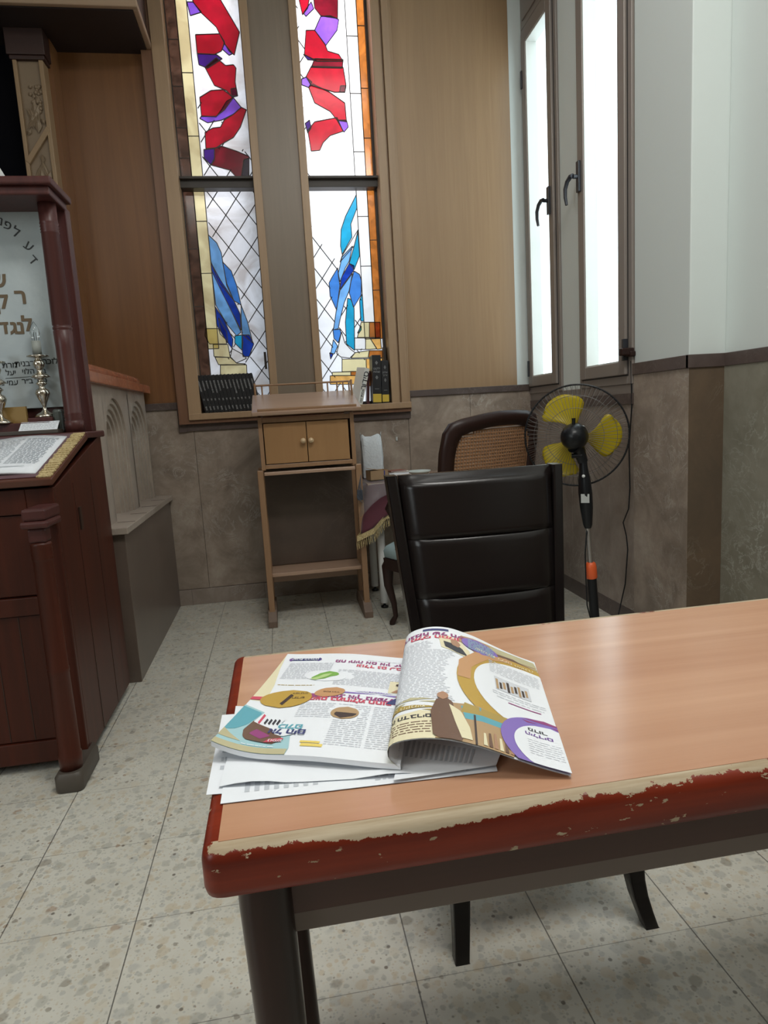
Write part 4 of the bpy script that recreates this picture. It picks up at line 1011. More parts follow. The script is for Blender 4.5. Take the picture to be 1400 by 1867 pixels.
# ---------------------------------------------------------------- low stone wall with arcaded balustrade (left)
lw = bpy.data.objects.new('trim_6', None); COL.objects.link(lw); lw.location = (-.45, 2.4, 0); struct(lw, 'low stone parapet with arched marble screen left of the windows')
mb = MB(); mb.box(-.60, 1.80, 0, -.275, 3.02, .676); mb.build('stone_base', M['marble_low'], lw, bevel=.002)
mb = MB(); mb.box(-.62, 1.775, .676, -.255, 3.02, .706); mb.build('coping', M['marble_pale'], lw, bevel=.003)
px_ = -.345
def arch_panel(mb, y0, y1, z0, z1, x, layers=4):
    """pointed-round arch niche made of stepped reveals, opening along y"""
    w = y1-y0; cyy = (y0+y1)/2
    for k in range(layers+1):
        ins = .018*k*(w/.30); r = w/2-.012-ins; xb0 = x - .012*k
        zc = z1-.05-(w/2-.012)
        arc = [V(xb0, cyy+r*math.cos(a), zc+r*1.0*math.sin(a)) for a in [math.pi*i/16 for i in range(17)]]
        arc = [V(xb0, cyy+r, z0)] + arc + [V(xb0, cyy-r, z0)]
        if k == 0:
            outer_ = [V(x, y1, z0)]+[V(x, y1, zc)]+[V(x, y1 if i < 8 else y0 if i > 8 else cyy, z1) if True else None for i in range(1, 16)]+[V(x, y0, zc)]+[V(x, y0, z0)]
            n = len(arc); o_ = outer_; 
            while len(o_) < n: o_.append(o_[-1])
            mb.add(arc+o_[:n], [(i, i+1, n+i+1, n+i) for i in range(n-1)])
        else:
            n = len(arc); pv = prev
            back = [V(xb0, p.y, p.z) for p in pv]
            mb.add(pv+back, [(i, i+1, n+i+1, n+i) for i in range(n-1)]); mb.add(back+arc, [(i, i+1, n+i+1, n+i) for i in range(n-1)])
        prev = arc
    bk = [V(x-.012*layers-.03, p.y, p.z) for p in prev]; n = len(prev)
    mb.add(prev+bk, [(i, i+1, n+i+1, n+i) for i in range(n-1)]); mb.add(bk, [tuple(range(n))])
mb = MB()
arch_panel(mb, 1.98, 2.40, .706, 1.322, px_); arch_panel(mb, 2.50, 2.95, .706, 1.322, px_)
mb.box(px_-.10, 1.74, .706, px_-.085, 2.96, 1.322); mb.box(px_-.085, 1.74, .706, px_-.001, 1.985, 1.322); mb.box(px_-.085, 2.385, .706, px_-.003, 2.515, 1.322)
mb.box(px_-.085, 2.948, .706, px_, 2.952, 1.322)
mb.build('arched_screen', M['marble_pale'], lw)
mb = MB(); mb.box(-.47, 1.70, 1.322, -.315, 3.0, 1.368); mb.build('lower_rail', M['marble_red'], lw, bevel=.004)
mb = MB(); mb.tube([(-.385, 1.70, 1.388), (-.385, 2.93, 1.388)], .028, 12); mb.build('rounded_rail', M['marble_red'], lw)
mb = MB()
for y in (1.95, 2.22, 2.49, 2.76): mb.box(-.335, y, .7065, -.257, y+.002, .7075)
mb.build('coping_joint', M['marble_dark'], lw)

# ---------------------------------------------------------------- ark surround: canopy, carved pilaster
an = bpy.data.objects.new('trim_7', None); COL.objects.link(an); an.location = (-.9, 2.9, 3.2); struct(an, 'dark wooden canopy over the recess at top left')
mb = MB(); mb.box(-2.2, 2.62, 3.22, -.118, 3.03, 3.9); mb.build('canopy_body', M['canopy'], an, bevel=.004)
mb = MB(); mb.box(-2.2, 2.60, 3.20, -.105, 2.63, 3.235); mb.box(-.135, 2.63, 3.20, -.105, 3.03, 3.232); mb.build('canopy_moulding', M['canopy_e'], an, bevel=.006)
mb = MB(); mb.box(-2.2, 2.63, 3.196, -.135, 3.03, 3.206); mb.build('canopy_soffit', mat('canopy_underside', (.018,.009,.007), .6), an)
mb = MB()
for i in range(14): mb.box(-1.5+i*.1, 2.595, 3.262, -1.46+i*.1, 2.62, 3.30)
mb.build('dentil_row', M['canopy'], an)
cp = bpy.data.objects.new('trim_8', None); COL.objects.link(cp); cp.location = (-.7, 2.85, 0); struct(cp, 'carved wooden pilaster with grapes and leaves at the left')
cx0, cx1, cy0 = -.790, -.640, 2.82
mb = MB(); mb.box(cx0+.01, cy0+.012, .70, cx1-.01, 3.03, 3.06); mb.build('pilaster_shaft', M['carve'], cp)
mb = MB(); mb.box(cx0, cy0-.004, .7, cx0+.020, 3.03, 3.06); mb.box(cx1-.022, cy0-.004, .7, cx1, 3.03, 3.06)
for za in (2.55, 1.6, 1.0): mb.bar((cx0+.012, cy0+.004, za), (cx1-.012, cy0+.004, za+.17), .026, .022, up=(0,1,0))
mb.build('pilaster_edge', M['carve_e'], cp, bevel=.003)
mb = MB(); mb.box(cx0-.01, cy0-.012, 3.05, cx1+.012, 3.03, 3.07); mb.box(cx0-.02, cy0-.02, 3.07, cx1+.02, 3.03, 3.197); mb.build('capital', M['canopy'], cp, bevel=.004)
mb = MB()
def ball(c, r): mb.lathe([(0,-r),(r*.7,-r*.7),(r,0),(r*.7,r*.7),(0,r)], c, 8)
rg = random.Random(3)
for k in range(34):
    v = rg.random(); ball(V(-.700+rg.uniform(-.034,.034)*(1.05-v*.6), cy0+.008+rg.uniform(0,.006), 2.93-v*.13), .0105)
def leaf(cx, cz_, L, ang, w_=.018):
    d = V(math.cos(ang), 0, math.sin(ang)); s_ = V(-math.sin(ang), 0, math.cos(ang)); o = V(cx, cy0+.004, cz_)
    L = min(L, max(.02, (.05-abs(cx+.715))/max(.05, abs(math.cos(ang))) if d.x*(cx+.715) > 0 else L)); mb.add([o, o+d*L*.35+s_*w_, o+d*L, o+d*L*.35-s_*w_, o+d*L*.45+V(0,-.010,0)], [(0,4,1), (1,4,2), (2,4,3), (3,4,0)], 0, False)
for za in (2.75, 2.42, 1.9, 1.3):
    for k in range(9): leaf(-.715+rg.uniform(-.03,.03), za+rg.uniform(-.06,.06), rg.uniform(.06,.12), rg.uniform(.4, 2.7))
for k in range(7): leaf(-.755+k*.012, 2.47, .13, 1.0+k*.14, .009); leaf(-.76+k*.01, 2.72, .09, .9+k*.1, .008)
mb.build('carved_relief', M['carve'], cp)
mb = MB(); mb.box(cx1, 2.90, .7, -.615, 3.03, 3.196); mb.build('side_strip', M['veneer_l'], cp)
mb = MB(); mb.box(-2.2, 2.97, .0, cx0, 3.03, 3.197); mb.build('recess_dark_sheet', M['black_void'], wb)  # black sheet standing for the dark inside of the recess
# wall closing the space at left of ark
# ---------------------------------------------------------------- prayer leader's desk (amud)
ad = thing('leader_desk', 'dark red wooden prayer desk with tall marble-plaque shrine and turned posts at the left', 'desk', (-.68, 1.38, 0))
ax0, ax1, ay0, ay1 = -1.10, -.305, 1.075, 1.72
mb = MB()
mb.hexa([V(ax1-.02, ay0+.02, .035), V(ax1, ay0+.02, .035), V(ax1, ay1, .035), V(ax1-.02, ay1, .035), V(ax1-.02, ay0+.02, .955), V(ax1, ay0+.02, .955), V(ax1, ay1, 1.11), V(ax1-.02, ay1, 1.11)])
mb.box(ax0, ay0+.02, .035, ax0+.02, ay1, .95); mb.box(ax0, ay1-.02, .035, ax1-.02, ay1, 1.11); mb.box(ax0+.02, ay0+.03, .035, ax1-.02, ay1-.02, .06)
mb.build('body', M['red'], ad, bevel=.003)
mb = MB(); mb.box(ax0, ay0, .035, ax0+.07, ay0+.022, .955); mb.box(ax1-.085, ay0, .035, ax1, ay0+.022, .955); mb.box(ax0+.07, ay0, .875, ax1-.085, ay0+.022, .955); mb.box(ax0+.07, ay0, .035, ax1-.085, ay0+.022, .11)
mb.box(ax0+.07, ay0-.004, .545, ax1-.085, ay0+.02, .605)
mb.build('front_frame', M['red'], ad, bevel=.003)
for a, b in ((ax0+.07, -.70), (-.695, ax1-.085)):
    mb = MB(); mb.box(a+.003, ay0+.008, .608, b-.003, ay0+.02, .872); mb.build('drawer_panel', M['red'], ad, bevel=.003)
    mb = MB(); mb.box(a+.003, ay0+.008, .112, b-.003, ay0+.02, .542); dd = mb.build('door', M['red'], ad, bevel=.003)
    for k in range(1, 4):
        x = a+(b-a)*k/4; g_ = MB(); g_.box(x-.0012, ay0+.0065, .115, x+.0012, ay0+.0085, .54); g_.build('board_groove', M['brown_dk'], dd)
mb = MB()
for y in (1.28, 1.50): mb.box(ax1-.002, y, .04, ax1+.0012, y+.003, .95)
mb.build('side_groove', M['brown_dk'], ad)
mb = MB(); mb.box(ax1-.001, 1.30, .78, ax1+.006, 1.325, .86); mb.build('side_latch', M['brown_dk'], ad)
# sloping top and flat ledge
ty0, tz0, ty1, tz1 = 1.045, .985, 1.50, 1.118
def top_pt(x, f_, lift=0):
    n2 = V(0, -(tz1-tz0), ty1-ty0).normalized(); return V(x, ty0+(ty1-ty0)*f_, tz0+(tz1-tz0)*f_) + n2*lift
def top_slab(mb, xa, xb, f0, f1, l0, l1, mi=0):
    mb.hexa([top_pt(xa,f0,l0), top_pt(xb,f0,l0), top_pt(xb,f1,l0), top_pt(xa,f1,l0), top_pt(xa,f0,l1), top_pt(xb,f0,l1), top_pt(xb,f1,l1), top_pt(xa,f1,l1)], mi)
mb = MB(); top_slab(mb, ax0-.01, ax1+.008, 0, 1, -.024, 0); mb.build('sloping_top', M['red_x'], ad, bevel=.004)
mb = MB(); mb.box(ax0-.01, 1.495, 1.098, ax1+.012, 1.745, 1.124); mb.build('ledge', M['plum'], ad, bevel=.006)
# turned front posts with foot blocks
for cx in (-.325, -1.08):
    mb = MB(); cyp = .965
    mb.lathe([(.0,.055),(.034,.055),(.036,.11),(.033,.115),(.0325,.24),(.031,.38),(.0325,.385),(.0325,.395),(.031,.40),(.030,.60),(.028,.74),(.029,.745),(.031,.75),(.029,.757),(.031,.764),(.029,.771),(.031,.778),(.029,.785),(.031,.792),(.028,.80),(.0,.80)], (cx, cyp, 0), 24)
    po = mb.build('turned_post', M['red'], ad)
    mb = MB(); mb.box(cx-.026, cyp-.026, .80, cx+.026, cyp+.026, .845); mb.box(cx-.040, cyp-.040, .845, cx+.040, cyp+.095, .868); mb.box(cx-.034, cyp-.034, .868, cx+.034, cyp+.110, .905); mb.build('capital', M['plum'], po, bevel=.008)
    mb = MB(); rings = []
    for z, o_ in ((0, .004), (.006, 0), (.05, .0), (.062, .008)): rings.append(rr(cx-.043+o_, cyp-.052+o_, cx+.043-o_, cyp+.16, .02, z))
    mb.sweep(rings); mb.build('foot_block', M['foot_dk'], po)
# shrine on the ledge
mb = MB(); mb.box(-1.35, 1.665, 1.124, -.33, 1.70, 1.98, 0); mb.build('shrine_back', M['plum'], ad)
mb = MB(); mb.box(-1.33, 1.648, 1.225, -.405, 1.665, 1.965); pl = mb.build('marble_plaque', M['plaque'], ad, bevel=.002, label='white marble plaque with Hebrew letters')
yl = 1.6475
def pt(px, py): return P(px, py, y=yl)
mb = MB(); X_, Z_ = V(1,0,0), V(0,0,1)
for s, px, py, sz, ro in (('ד', 60, 474, .050, -.95), ('ע', 52, 449, .050, -.75), ('ל', 29, 424, .052, -.50), ('פ', 14, 411, .046, -.38), ('נ', 1, 404, .046, -.25)):
    put_text(mb, s, sz, pt(px, py), X_, Z_, rot=ro, extrude=.0015, bold=.0)
mb.build('arched_lettering', M['letters_k'], pl)
mb = MB()
for s, px, py, sz in (('ש', -2, 512, .075), ('ר', 38, 542, .075), ('ק', 3, 550, .08), ('ל', 50, 592, .072), ('נ', 38, 598, .068), ('ג', 25, 598, .068), ('ד', 8, 598, .068)):
    put_text(mb, s, sz, pt(px, py), X_, Z_, extrude=.002, bold=.0022)
mb.build('bronze_lettering', M['letters_b'], pl)
mb = MB()
for s, px, py, sz in (('לזכר', 92, 659, .030), ('הרבנית', 50, 663, .030), ('מרת', 18, 666, .030), ('בת הלוי', 62, 677, .028), ('יעל', 20, 680, .028), ('סוד', 75, 694, .032), ('ב״ר', 50, 695, .028), ('עמי נ', 18, 698, .028)):
    put_text(mb, s, sz, pt(px, py), X_, Z_, extrude=.0008, bold=.0004)
a, b = pt(10, 690), pt(78, 685); mb.bar(a, b, .0015, .002, up=(0,1,0)); mb.build('memorial_lettering', M['letters_k'], pl)
for cx in (-.352, -1.30):
    mb = MB(); cyp = 1.555
    mb.lathe([(.0,1.124),(.034,1.124),(.034,1.165),(.031,1.168),(.034,1.172),(.031,1.177),(.034,1.182),(.031,1.187),(.034,1.192),(.031,1.198),(.032,1.44),(.034,1.50),(.031,1.503),(.034,1.507),(.034,1.514),(.031,1.518),(.034,1.523),(.031,1.85),(.033,1.853),(.030,1.858),(.033,1.863),(.030,1.868),(.033,1.873),(.030,1.878),(.033,1.884),(.031,1.89),(.031,1.97),(0,1.97)], (cx, cyp, 0), 24)
    mb.build('shrine_column', M['plum'], ad)
    mb = MB(); mb.box(cx+.006 if cx > -1 else cx-.03, 1.64, 1.124, cx+.040 if cx > -1 else cx+.0, 1.70, 1.97); mb.build('shrine_post', M['plum'], ad, bevel=.003)
mb = MB(); mb.box(-1.37, 1.455, 1.955, -.310, 1.66, 1.985); mb.box(-1.39, 1.435, 1.985, -.295, 1.675, 2.012); mb.build('cornice', M['plum'], ad, bevel=.006)
mb = MB(); mb.box(-.62, 1.60, 1.124, -.535, 1.615, 1.232); mb.build('ochre_panel', M['gold_board'], ad)

# things on the desk
mb = MB()
NU, NV_ = 14, 6
rows_ = []
for i in range(NU+1):
    x = -.86+(.505)*i/NU; r = []
    for j in range(NV_+1):
        sag = .006+.010*math.sin(math.pi*min(1, abs((x+.60)/.25)))
        r.append(top_pt(x, .10+.80*j/NV_, sag))
    rows_.append(r)
ob_ = thing('open_prayer_book', 'open prayer book with white pages on the sloping desk top', 'book', top_pt(-.6, .5))
mb = MB(); vs = [p for r in rows_ for p in r]; fs = [(i*(NV_+1)+j, (i+1)*(NV_+1)+j, (i+1)*(NV_+1)+j+1, i*(NV_+1)+j+1) for i in range(NU) for j in range(NV_)]
mb.add(vs, fs, 0, True)
pg = mb.build('pages', M['paper'], ob_); so = pg.modifiers.new('solid', 'SOLIDIFY'); so.thickness = .008; so.offset = -1
mb = MB(); rg = random.Random(5)
for (xa, xb) in ((-.585, -.485), (-.475, -.372)):
    for k in range(26):
        f_ = .82 - k*.022; 
        if f_ < .24: break
        x = xa
        while x < xb-.006:
            w = min(rg.uniform(.006, .018), xb-x); sag = .0065+.010*math.sin(math.pi*min(1, abs((x+.60)/.25)))
            top_slab(mb, x, x+w, f_, f_+.010, sag, sag+.0004); x += w+.003
top_slab(mb, -.585, -.40, .195, .203, .017, .0174)
mb.build('printed_text', M['ink_g'], ob_)
mb = MB(); top_slab(mb, ax0+.02, -.345, .04, .99, .0005, .003); cl = mb.build('desk_cloth', M['maroon']); tag(cl, 'maroon velvet cloth under the open prayer book on the desk', 'cloth')
mb = MB(); 
for k in range(40):
    f0 = .03+.96*k/40; top_slab(mb, -.345+.002*math.sin(k*1.3), -.302+.003*math.sin(k*2.1), f0, f0+.0245, .0005, .0045+.0012*math.sin(k*2.9))
mb.build('gold_trim', M['fringe'], cl, label='gold braided border')
def candlestick(x, y, z, s, bulb, label):
    o = thing('candlestick', label, 'candlestick', (x, y, z), None)
    pr = [(0,0),(.034,0),(.036,.004),(.030,.012),(.014,.020),(.007,.028),(.006,.040),(.010,.052),(.020,.072),(.026,.088),(.022,.100),(.010,.108),(.012,.116),(.020,.122),(.014,.129),(.008,.134),(.012,.140),(.034,.146),(.026,.154),(.012,.164),(.009,.172),(.017,.182),(.021,.194),(.015,.206),(.010,.212),(.020,.217),(.037,.219),(.037,.223),(.014,.227),(.0,.227)]
    mb = MB(); mb.lathe([(r*s*1.0, h*s) for r, h in pr], (x, y, z), 24); mb.build('stem', M['silver'], o)
    if bulb:
        mb = MB(); mb.lathe([(0,.225*s),(.0155*s,.225*s),(.0155*s,.275*s),(0,.275*s)], (x, y, z), 20); mb.build('candle_sleeve', M['candle'], o)
        mb = MB(); b0 = .275*s; mb.lathe([(.010*s,b0),(.0135*s,b0+.012*s),(.0165*s,b0+.026*s),(.015*s,b0+.040*s),(.009*s,b0+.055*s),(.003*s,b0+.066*s),(0,b0+.070*s)], (x, y, z), 20); mb.build('flame_bulb', M['bulb'], o)
        mb = MB(); mb.tube([(x-.003, y, z+b0), (x-.003, y, z+b0+.03*s), (x+.003, y, z+b0+.03*s), (x+.003, y, z+b0)], .0007, 5); mb.build('filament', M['steel'], o)
    else:
        mb = MB(); mb.lathe([(0,.225*s),(.020*s,.225*s),(.016*s,.245*s),(.022*s,.262*s),(0,.258*s)], (x, y, z), 20); mb.build('candle_cup', M['silver'], o)
# white card holder on the ledge
mb = MB(); mb.box(-.70, 1.50, 1.1245, -.398, 1.57, 1.139); tag(mb.build('sign_tray', M['foot_dk'], bevel=.002), 'low dark tray along the desk ledge under the white notice card', 'tray')
mb = MB(); Mx = Matrix.Translation((-.47, 1.525, 1.139)) @ Matrix.Rotation(math.radians(-52), 4, 'X')
mb.box(-.075, 0, 0, .062, .002, .052, 0, Mx); cd = tag(mb.build('notice_card', M['paper']), 'small white notice card leaning in the tray at the foot of the candlesticks', 'card')
mb = MB(); rg = random.Random(8)
for k in range(5):
    x = -.068
    while x < .05: w = rg.uniform(.006,.016); mb.box(x, -.0004, .008+k*.009, x+w, .0001, .0105+k*.009, 0, Mx); x += w+.003
mb.build('printed_text', M['ink_g'], cd)
CY = 1.605
candlestick(P(83, 755, y=CY).x, CY, 1.1245+.062, 1.05, True, 'silver candlestick with a clear flame-shaped bulb in front of the marble plaque')
candlestick(P(4, 770, y=CY-.03).x, CY-.03, 1.1245+.045, 1.04, False, 'silver candlestick without a bulb, cut by the left picture edge')
mb = MB(); mb.box(P(55,770,y=CY).x-.35, CY-.045, 1.1245, P(98,770,y=CY).x, CY+.04, 1.1245+.045); mb.box(P(58,770,y=CY).x, CY-.04, 1.1695, P(103,770,y=CY).x, CY+.04, 1.1245+.062)
tag(mb.build('candle_plinth', M['plum'], bevel=.003), 'low brown wooden plinth under the two candlesticks', 'plinth')
mb = MB(); a = P(112, 775, y=1.60); mb.box(a.x-.022, 1.575, 1.1245, a.x+.012, 1.635, 1.215); tag(mb.build('metal_box', mat('grey_green_metal', (.09,.10,.09), .35, .4), bevel=.01), 'small grey metal box between candlestick and turned column', 'box')
mb = MB(); a = top_pt(-.60, .62, .05); mb.tube([a+V(-.10,-.02,-.01), a+V(-.05,0,0), a+V(.0,.005,0), a+V(.035,.005,-.006), a+V(.05,.005,-.02)], [.04,.048,.046,.036,.015], 16)
tag(mb.build('velvet_bag', M['navy']), 'rolled navy velvet bag lying on the open prayer book at the left picture edge', 'bag')
fr_ = thing('leaning_board', 'dark blue board with a white border leaning on top of the desk shrine', 'board', (-.72, 1.6, 2.012))
Mx = Matrix.Translation((P(22,320,y=1.60).x, 1.60, 2.0125)) @ Matrix.Rotation(math.radians(-26), 4, 'Y')
mb = MB(); mb.box(-.022, 0, 0.001, 0, .012, .25, 0, Mx); mb.box(-.30, 0, .0, -.02, .012, .02, 0, Mx @ Matrix.Translation((0,0,0)) ); mb.build('white_border', M['white_metal'], fr_)
mb = MB(); mb.box(-.30, .003, .015, -.02, .010, .25, 0, Mx); mb.build('blue_face', mat('slate_blue', (.03,.045,.07), .5), fr_)

# ================================================================== paper on the reading table
PZ = TZ+.0012
def sheet(corners, z0, label, lines=None, curl=None, name='loose_sheet', group='loose printed sheets under the magazine'):
    a, b, c, d = [V(x, y, 0) for x, y in corners]; n = 12; vs = []; fs = []
    def S(u, v, lift=0):
        p = a.lerp(b, u).lerp(d.lerp(c, u), v); z = z0 + (curl(u, v) if curl else 0); return V(p.x, p.y, z+lift)
    for i in range(n+1):
        for j in range(n+1): vs.append(S(i/n, j/n))
    for i in range(n):
        for j in range(n): fs.append((i*(n+1)+j, (i+1)*(n+1)+j, (i+1)*(n+1)+j+1, i*(n+1)+j+1))
    mb = MB(); mb.add(vs, fs, 0, True); mb.add([v+V(0,0,-.0004) for v in [Vector(q) for q in vs]], [tuple(reversed(f)) for f in fs], 0, True)
    if lines:
        for (u0, v0, u1, v1, du, mi) in lines:
            mb.add([S(u0,v0,.0003), S(u1,v0,.0003), S(u1,v1,.0003), S(u0,v1,.0003)], [(0,1,2,3)], 1)
    o = mb.build(name, [M['paper'], M['ink_g']]); return tag(o, label, 'paper', group)
rg = random.Random(11)
def textlines(u0, u1, v0, v1, rows, along='v'):
    out_ = []
    for k in range(rows):
        v = v0+(v1-v0)*k/rows; u = u0
        while u < u1:
            w = rg.uniform(.01, .035); out_.append((u, v, min(u+w, u1), v+(v1-v0)/rows*.45, 0, 1)); u += w+.008
    return out_
def q(px, py): p = P(px, py, z=TZ); return (p.x, p.y)
sheet([q(405,1305), q(620,1290), q(745,1422), q(376,1451)], PZ, 'loose white sheet sticking out furthest left under the magazine', lines=textlines(.05,.2,.2,.8,6))
sheet([q(430,1290), q(880,1300), q(907,1409), q(402,1469)], PZ+.001, 'loose white sheet with text columns showing at its front edge below the magazine', lines=[(.08+.035*k, .80, .098+.035*k, .93, 0, 1) for k in range(8)] + textlines(.55,.9,.86,.97,3))
sheet([q(440,1300), q(700,1300), q(766,1419), q(400,1440)], PZ+.0024, 'loose crumpled sheet whose corner shows under the magazine spine', lines=None, curl=lambda u, v: .004*max(0, math.sin(u*9))*(v**4))
sheet([q(740,1330), q(930,1335), q(905,1404), q(718,1432)], PZ+.0046, 'loose sheet with a column of text under the raised magazine leaf', lines=[(.06+.05*k, .30+.02*k, .085+.05*k, .62+.02*k, 0, 1) for k in range(14)])

# --- open magazine
mg = thing('open_magazine', 'open colour magazine lying upside down on the reading table, one leaf arched up', 'magazine', (.54, -.35, TZ))
SB, ST_ = V(.513, -.513, 0), V(.588, -.228, 0)        # spine bottom / top (near / far)
LB, LT = V(.313, -.430, 0), V(.402, -.136, 0)         # left edge
RB, RTp = V(.679, -.563, 0), V(.757, -.273, 0)        # right edge
MZ = PZ+.0085
def LP(u, v, lift=0):      # left leaf: u 0 left edge .. 1 spine; v 0 near .. 1 far
    p = LB.lerp(SB, u).lerp(LT.lerp(ST_, u), v)
    z = MZ + .007*math.sin(math.pi*u)**2*.6 + .016*(max(0, .35-u)/.35)**2*(1-v)**2 + .004*u
    p = p + V(0, 0, z+lift); return p
prof = [(0,0),(-.012,.016),(-.008,.036),(.018,.0455),(.05,.045),(.085,.034),(.12,.020),(.15,.009),(.176,.0015)]
# resample profile by arclength
acc = [0]
for a, b in zip(prof, prof[1:]): acc.append(acc[-1]+math.hypot(b[0]-a[0], b[1]-a[1]))
def cr(p0, p1, p2, p3, t): return .5*((2*p1)+(-p0+p2)*t+(2*p0-5*p1+4*p2-p3)*t*t+(-p0+3*p1-3*p2+p3)*t**3)
def RP(u, v, lift=0):
    s_ = u*acc[-1]; i = 0
    while i < len(acc)-2 and acc[i+1] < s_: i += 1
    t_ = (s_-acc[i])/(acc[i+1]-acc[i]); g = lambda k, m: prof[max(0, min(len(prof)-1, k))][m]
    a = cr(g(i-1,0), g(i,0), g(i+1,0), g(i+2,0), t_); h = cr(g(i-1,1), g(i,1), g(i+1,1), g(i+2,1), t_)
    hs = (.72+.42*v); base = SB.lerp(ST_, v); ed_ = RB.lerp(RTp, v); d = (ed_-base); L = d.length; d.normalize()
    p = base + d*(a*L/.176); z = MZ*1.0 + max(0, h*hs)
    if u > .6: z = MZ*(1-(u-.6)/.4)+ (PZ+.002)*((u-.6)/.4) + max(0, h*hs)
    return V(p.x, p.y, z) if not lift else V(p.x, p.y, z) + Rn(u, v)*lift
def Rn(u, v):
    e = .01; a = RP(min(1, u+e), v)-RP(max(0, u-e), v); b = RP(u, min(1, v+e))-RP(u, max(0, v-e)); n = a.cross(b)
    return n.normalized()
def surf(mb, F, lift, mi, nu=30, nv=24, flip=False):
    vs = [F(i/nu, j/nv, lift) for i in range(nu+1) for j in range(nv+1)]
    fs = [(i*(nv+1)+j, (i+1)*(nv+1)+j, (i+1)*(nv+1)+j+1, i*(nv+1)+j+1) for i in range(nu) for j in range(nv)]
    if flip: fs = [tuple(reversed(f)) for f in fs]
    mb.add(vs, fs, mi, True)
inks = {'paper': M['paper']}
def ink(name, col): inks[name] = mat('print_'+name, col, .5)
for nm, c in dict(grey=(.63,.655,.70), black=(.04,.04,.05), purple=(.17,.08,.30), red=(.60,.08,.13), plum=(.30,.06,.20), gold=(.50,.32,.06), orange=(.55,.30,.14), yellow=(.80,.62,.15),
        green=(.20,.42,.08), lgreen=(.45,.62,.25), teal=(.12,.38,.46), lteal=(.36,.58,.62), sand=(.50,.46,.28), brown=(.16,.09,.06), tan=(.45,.30,.16), navy=(.05,.06,.18), cream=(.76,.70,.48), violet=(.24,.16,.50), skin=(.42,.24,.15), darkbrown=(.06,.04,.035), ochre=(.42,.30,.08)).items(): ink(nm, c)
IK = list(inks.keys()); IM = [inks[k] for k in IK]
def poly_uv(mb, F, pts, color, lift=.0004, flip=False):
    """a printed patch: outline in page coordinates, finely split so that it follows the sheet"""
    us = [p[0] for p in pts]; vs_ = [p[1] for p in pts]; v0, v1 = min(vs_), max(vs_)
    n = max(2, int((v1-v0)/.012)); rows_ = []
    for k in range(n+1):
        v = v0+(v1-v0)*k/n; v = min(max(v, v0+1e-5), v1-1e-5); xs = []
        for i in range(len(pts)):
            a, b = pts[i], pts[(i+1) % len(pts)]
            if (a[1] > v) != (b[1] > v): xs.append(a[0]+(v-a[1])/(b[1]-a[1])*(b[0]-a[0]))
        xs.sort(); rows_.append((v, xs))
    mi = IK.index(color)
    for (va, xa), (vb, xb) in zip(rows_, rows_[1:]):
        if len(xa) != len(xb): continue
        for s_ in range(0, len(xa)-1, 2):
            m = max(1, int(max(xa[s_+1]-xa[s_], xb[s_+1]-xb[s_])/.03))
            for j in range(m):
                f0, f1 = j/m, (j+1)/m
                qd = [(xa[s_]+(xa[s_+1]-xa[s_])*f0, va), (xa[s_]+(xa[s_+1]-xa[s_])*f1, va), (xb[s_]+(xb[s_+1]-xb[s_])*f1, vb), (xb[s_]+(xb[s_+1]-xb[s_])*f0, vb)]
                mb.add([F(min(1,max(0,u)), min(1,max(0,v)), lift) for u, v in qd], [(0,1,2,3) if not flip else (3,2,1,0)], mi, True)
def ell(cu, cv, ru, rv, a=0, n=22): return [(cu+ru*math.cos(t)*math.cos(a)-rv*math.sin(t)*math.sin(a), cv+ru*math.cos(t)*math.sin(a)+rv*math.sin(t)*math.cos(a)) for t in [2*math.pi*i/n for i in range(n)]]
def rect(u0, v0, u1, v1): return [(u0,v0),(u1,v0),(u1,v1),(u0,v1)]
def tlines(mb, F, u0, v0, u1, v1, rows, color='grey', lift=.0004, seed=1, skip=None, hgt=.45):
    r = random.Random(seed)
    for k in range(rows):
        v = v0+(v1-v0)*k/rows; u = u0
        while u < u1-.004:
            w = min(r.uniform(.012, .045), u1-u); 
            if not (skip and skip(u+w/2, v)): mb.add([F(u,v,lift), F(u+w,v,lift), F(u+w,v+(v1-v0)/rows*hgt,lift), F(u,v+(v1-v0)/rows*hgt,lift)], [(0,1,2,3)], IK.index(color))
            u += w+r.uniform(.004,.010)
def title(mb, F, s, size, cu, cv, color, au, av, bold=.0, lift=.0007, flipped=True):
    """printed heading; au/av = page width/height in metres; upside down because the magazine is"""
    vs, fs = text_mesh(s, size, bold=bold); sg = -1 if flipped else 1
    mb.add([F(min(1,max(0,cu+sg*v.x/au)), min(1,max(0,cv+sg*v.y/av)), lift) for v in vs], fs, IK.index(color))
AU, AV = .215, .30
mb = MB()
surf(mb, LP, 0, 0, 24, 20)
F = LP
poly_uv(mb, F, [(0,.98),(0,.42),(.10,.42),(.08,.60),(.03,.80)], 'cream', .0002)
poly_uv(mb, F, rect(.06,.905,.30,.935), 'navy'); poly_uv(mb, F, ell(.07,.92,.02,.022), 'purple'); poly_uv(mb, F, ell(.29,.92,.02,.022), 'purple')
title(mb, F, 'שבת לכולם', .010, .18, .92, 'paper', AU, AV, lift=.0011)
tlines(mb, F, .08, .68, .42, .88, 16, seed=2); tlines(mb, F, .48, .62, .98, .80, 15, seed=3, skip=lambda u, v: (u-.53)**2*4+(v-.72)**2*10 < .02)
tlines(mb, F, .66, .925, .96, .935, 1, seed=9)
title(mb, F, 'מה יהיה אם אין פה אף אחד', .0135, .80, .895, 'plum', AU, AV, .0005); title(mb, F, 'ונולד גם עבודה', .0135, .80, .850, 'red', AU, AV, .0005)
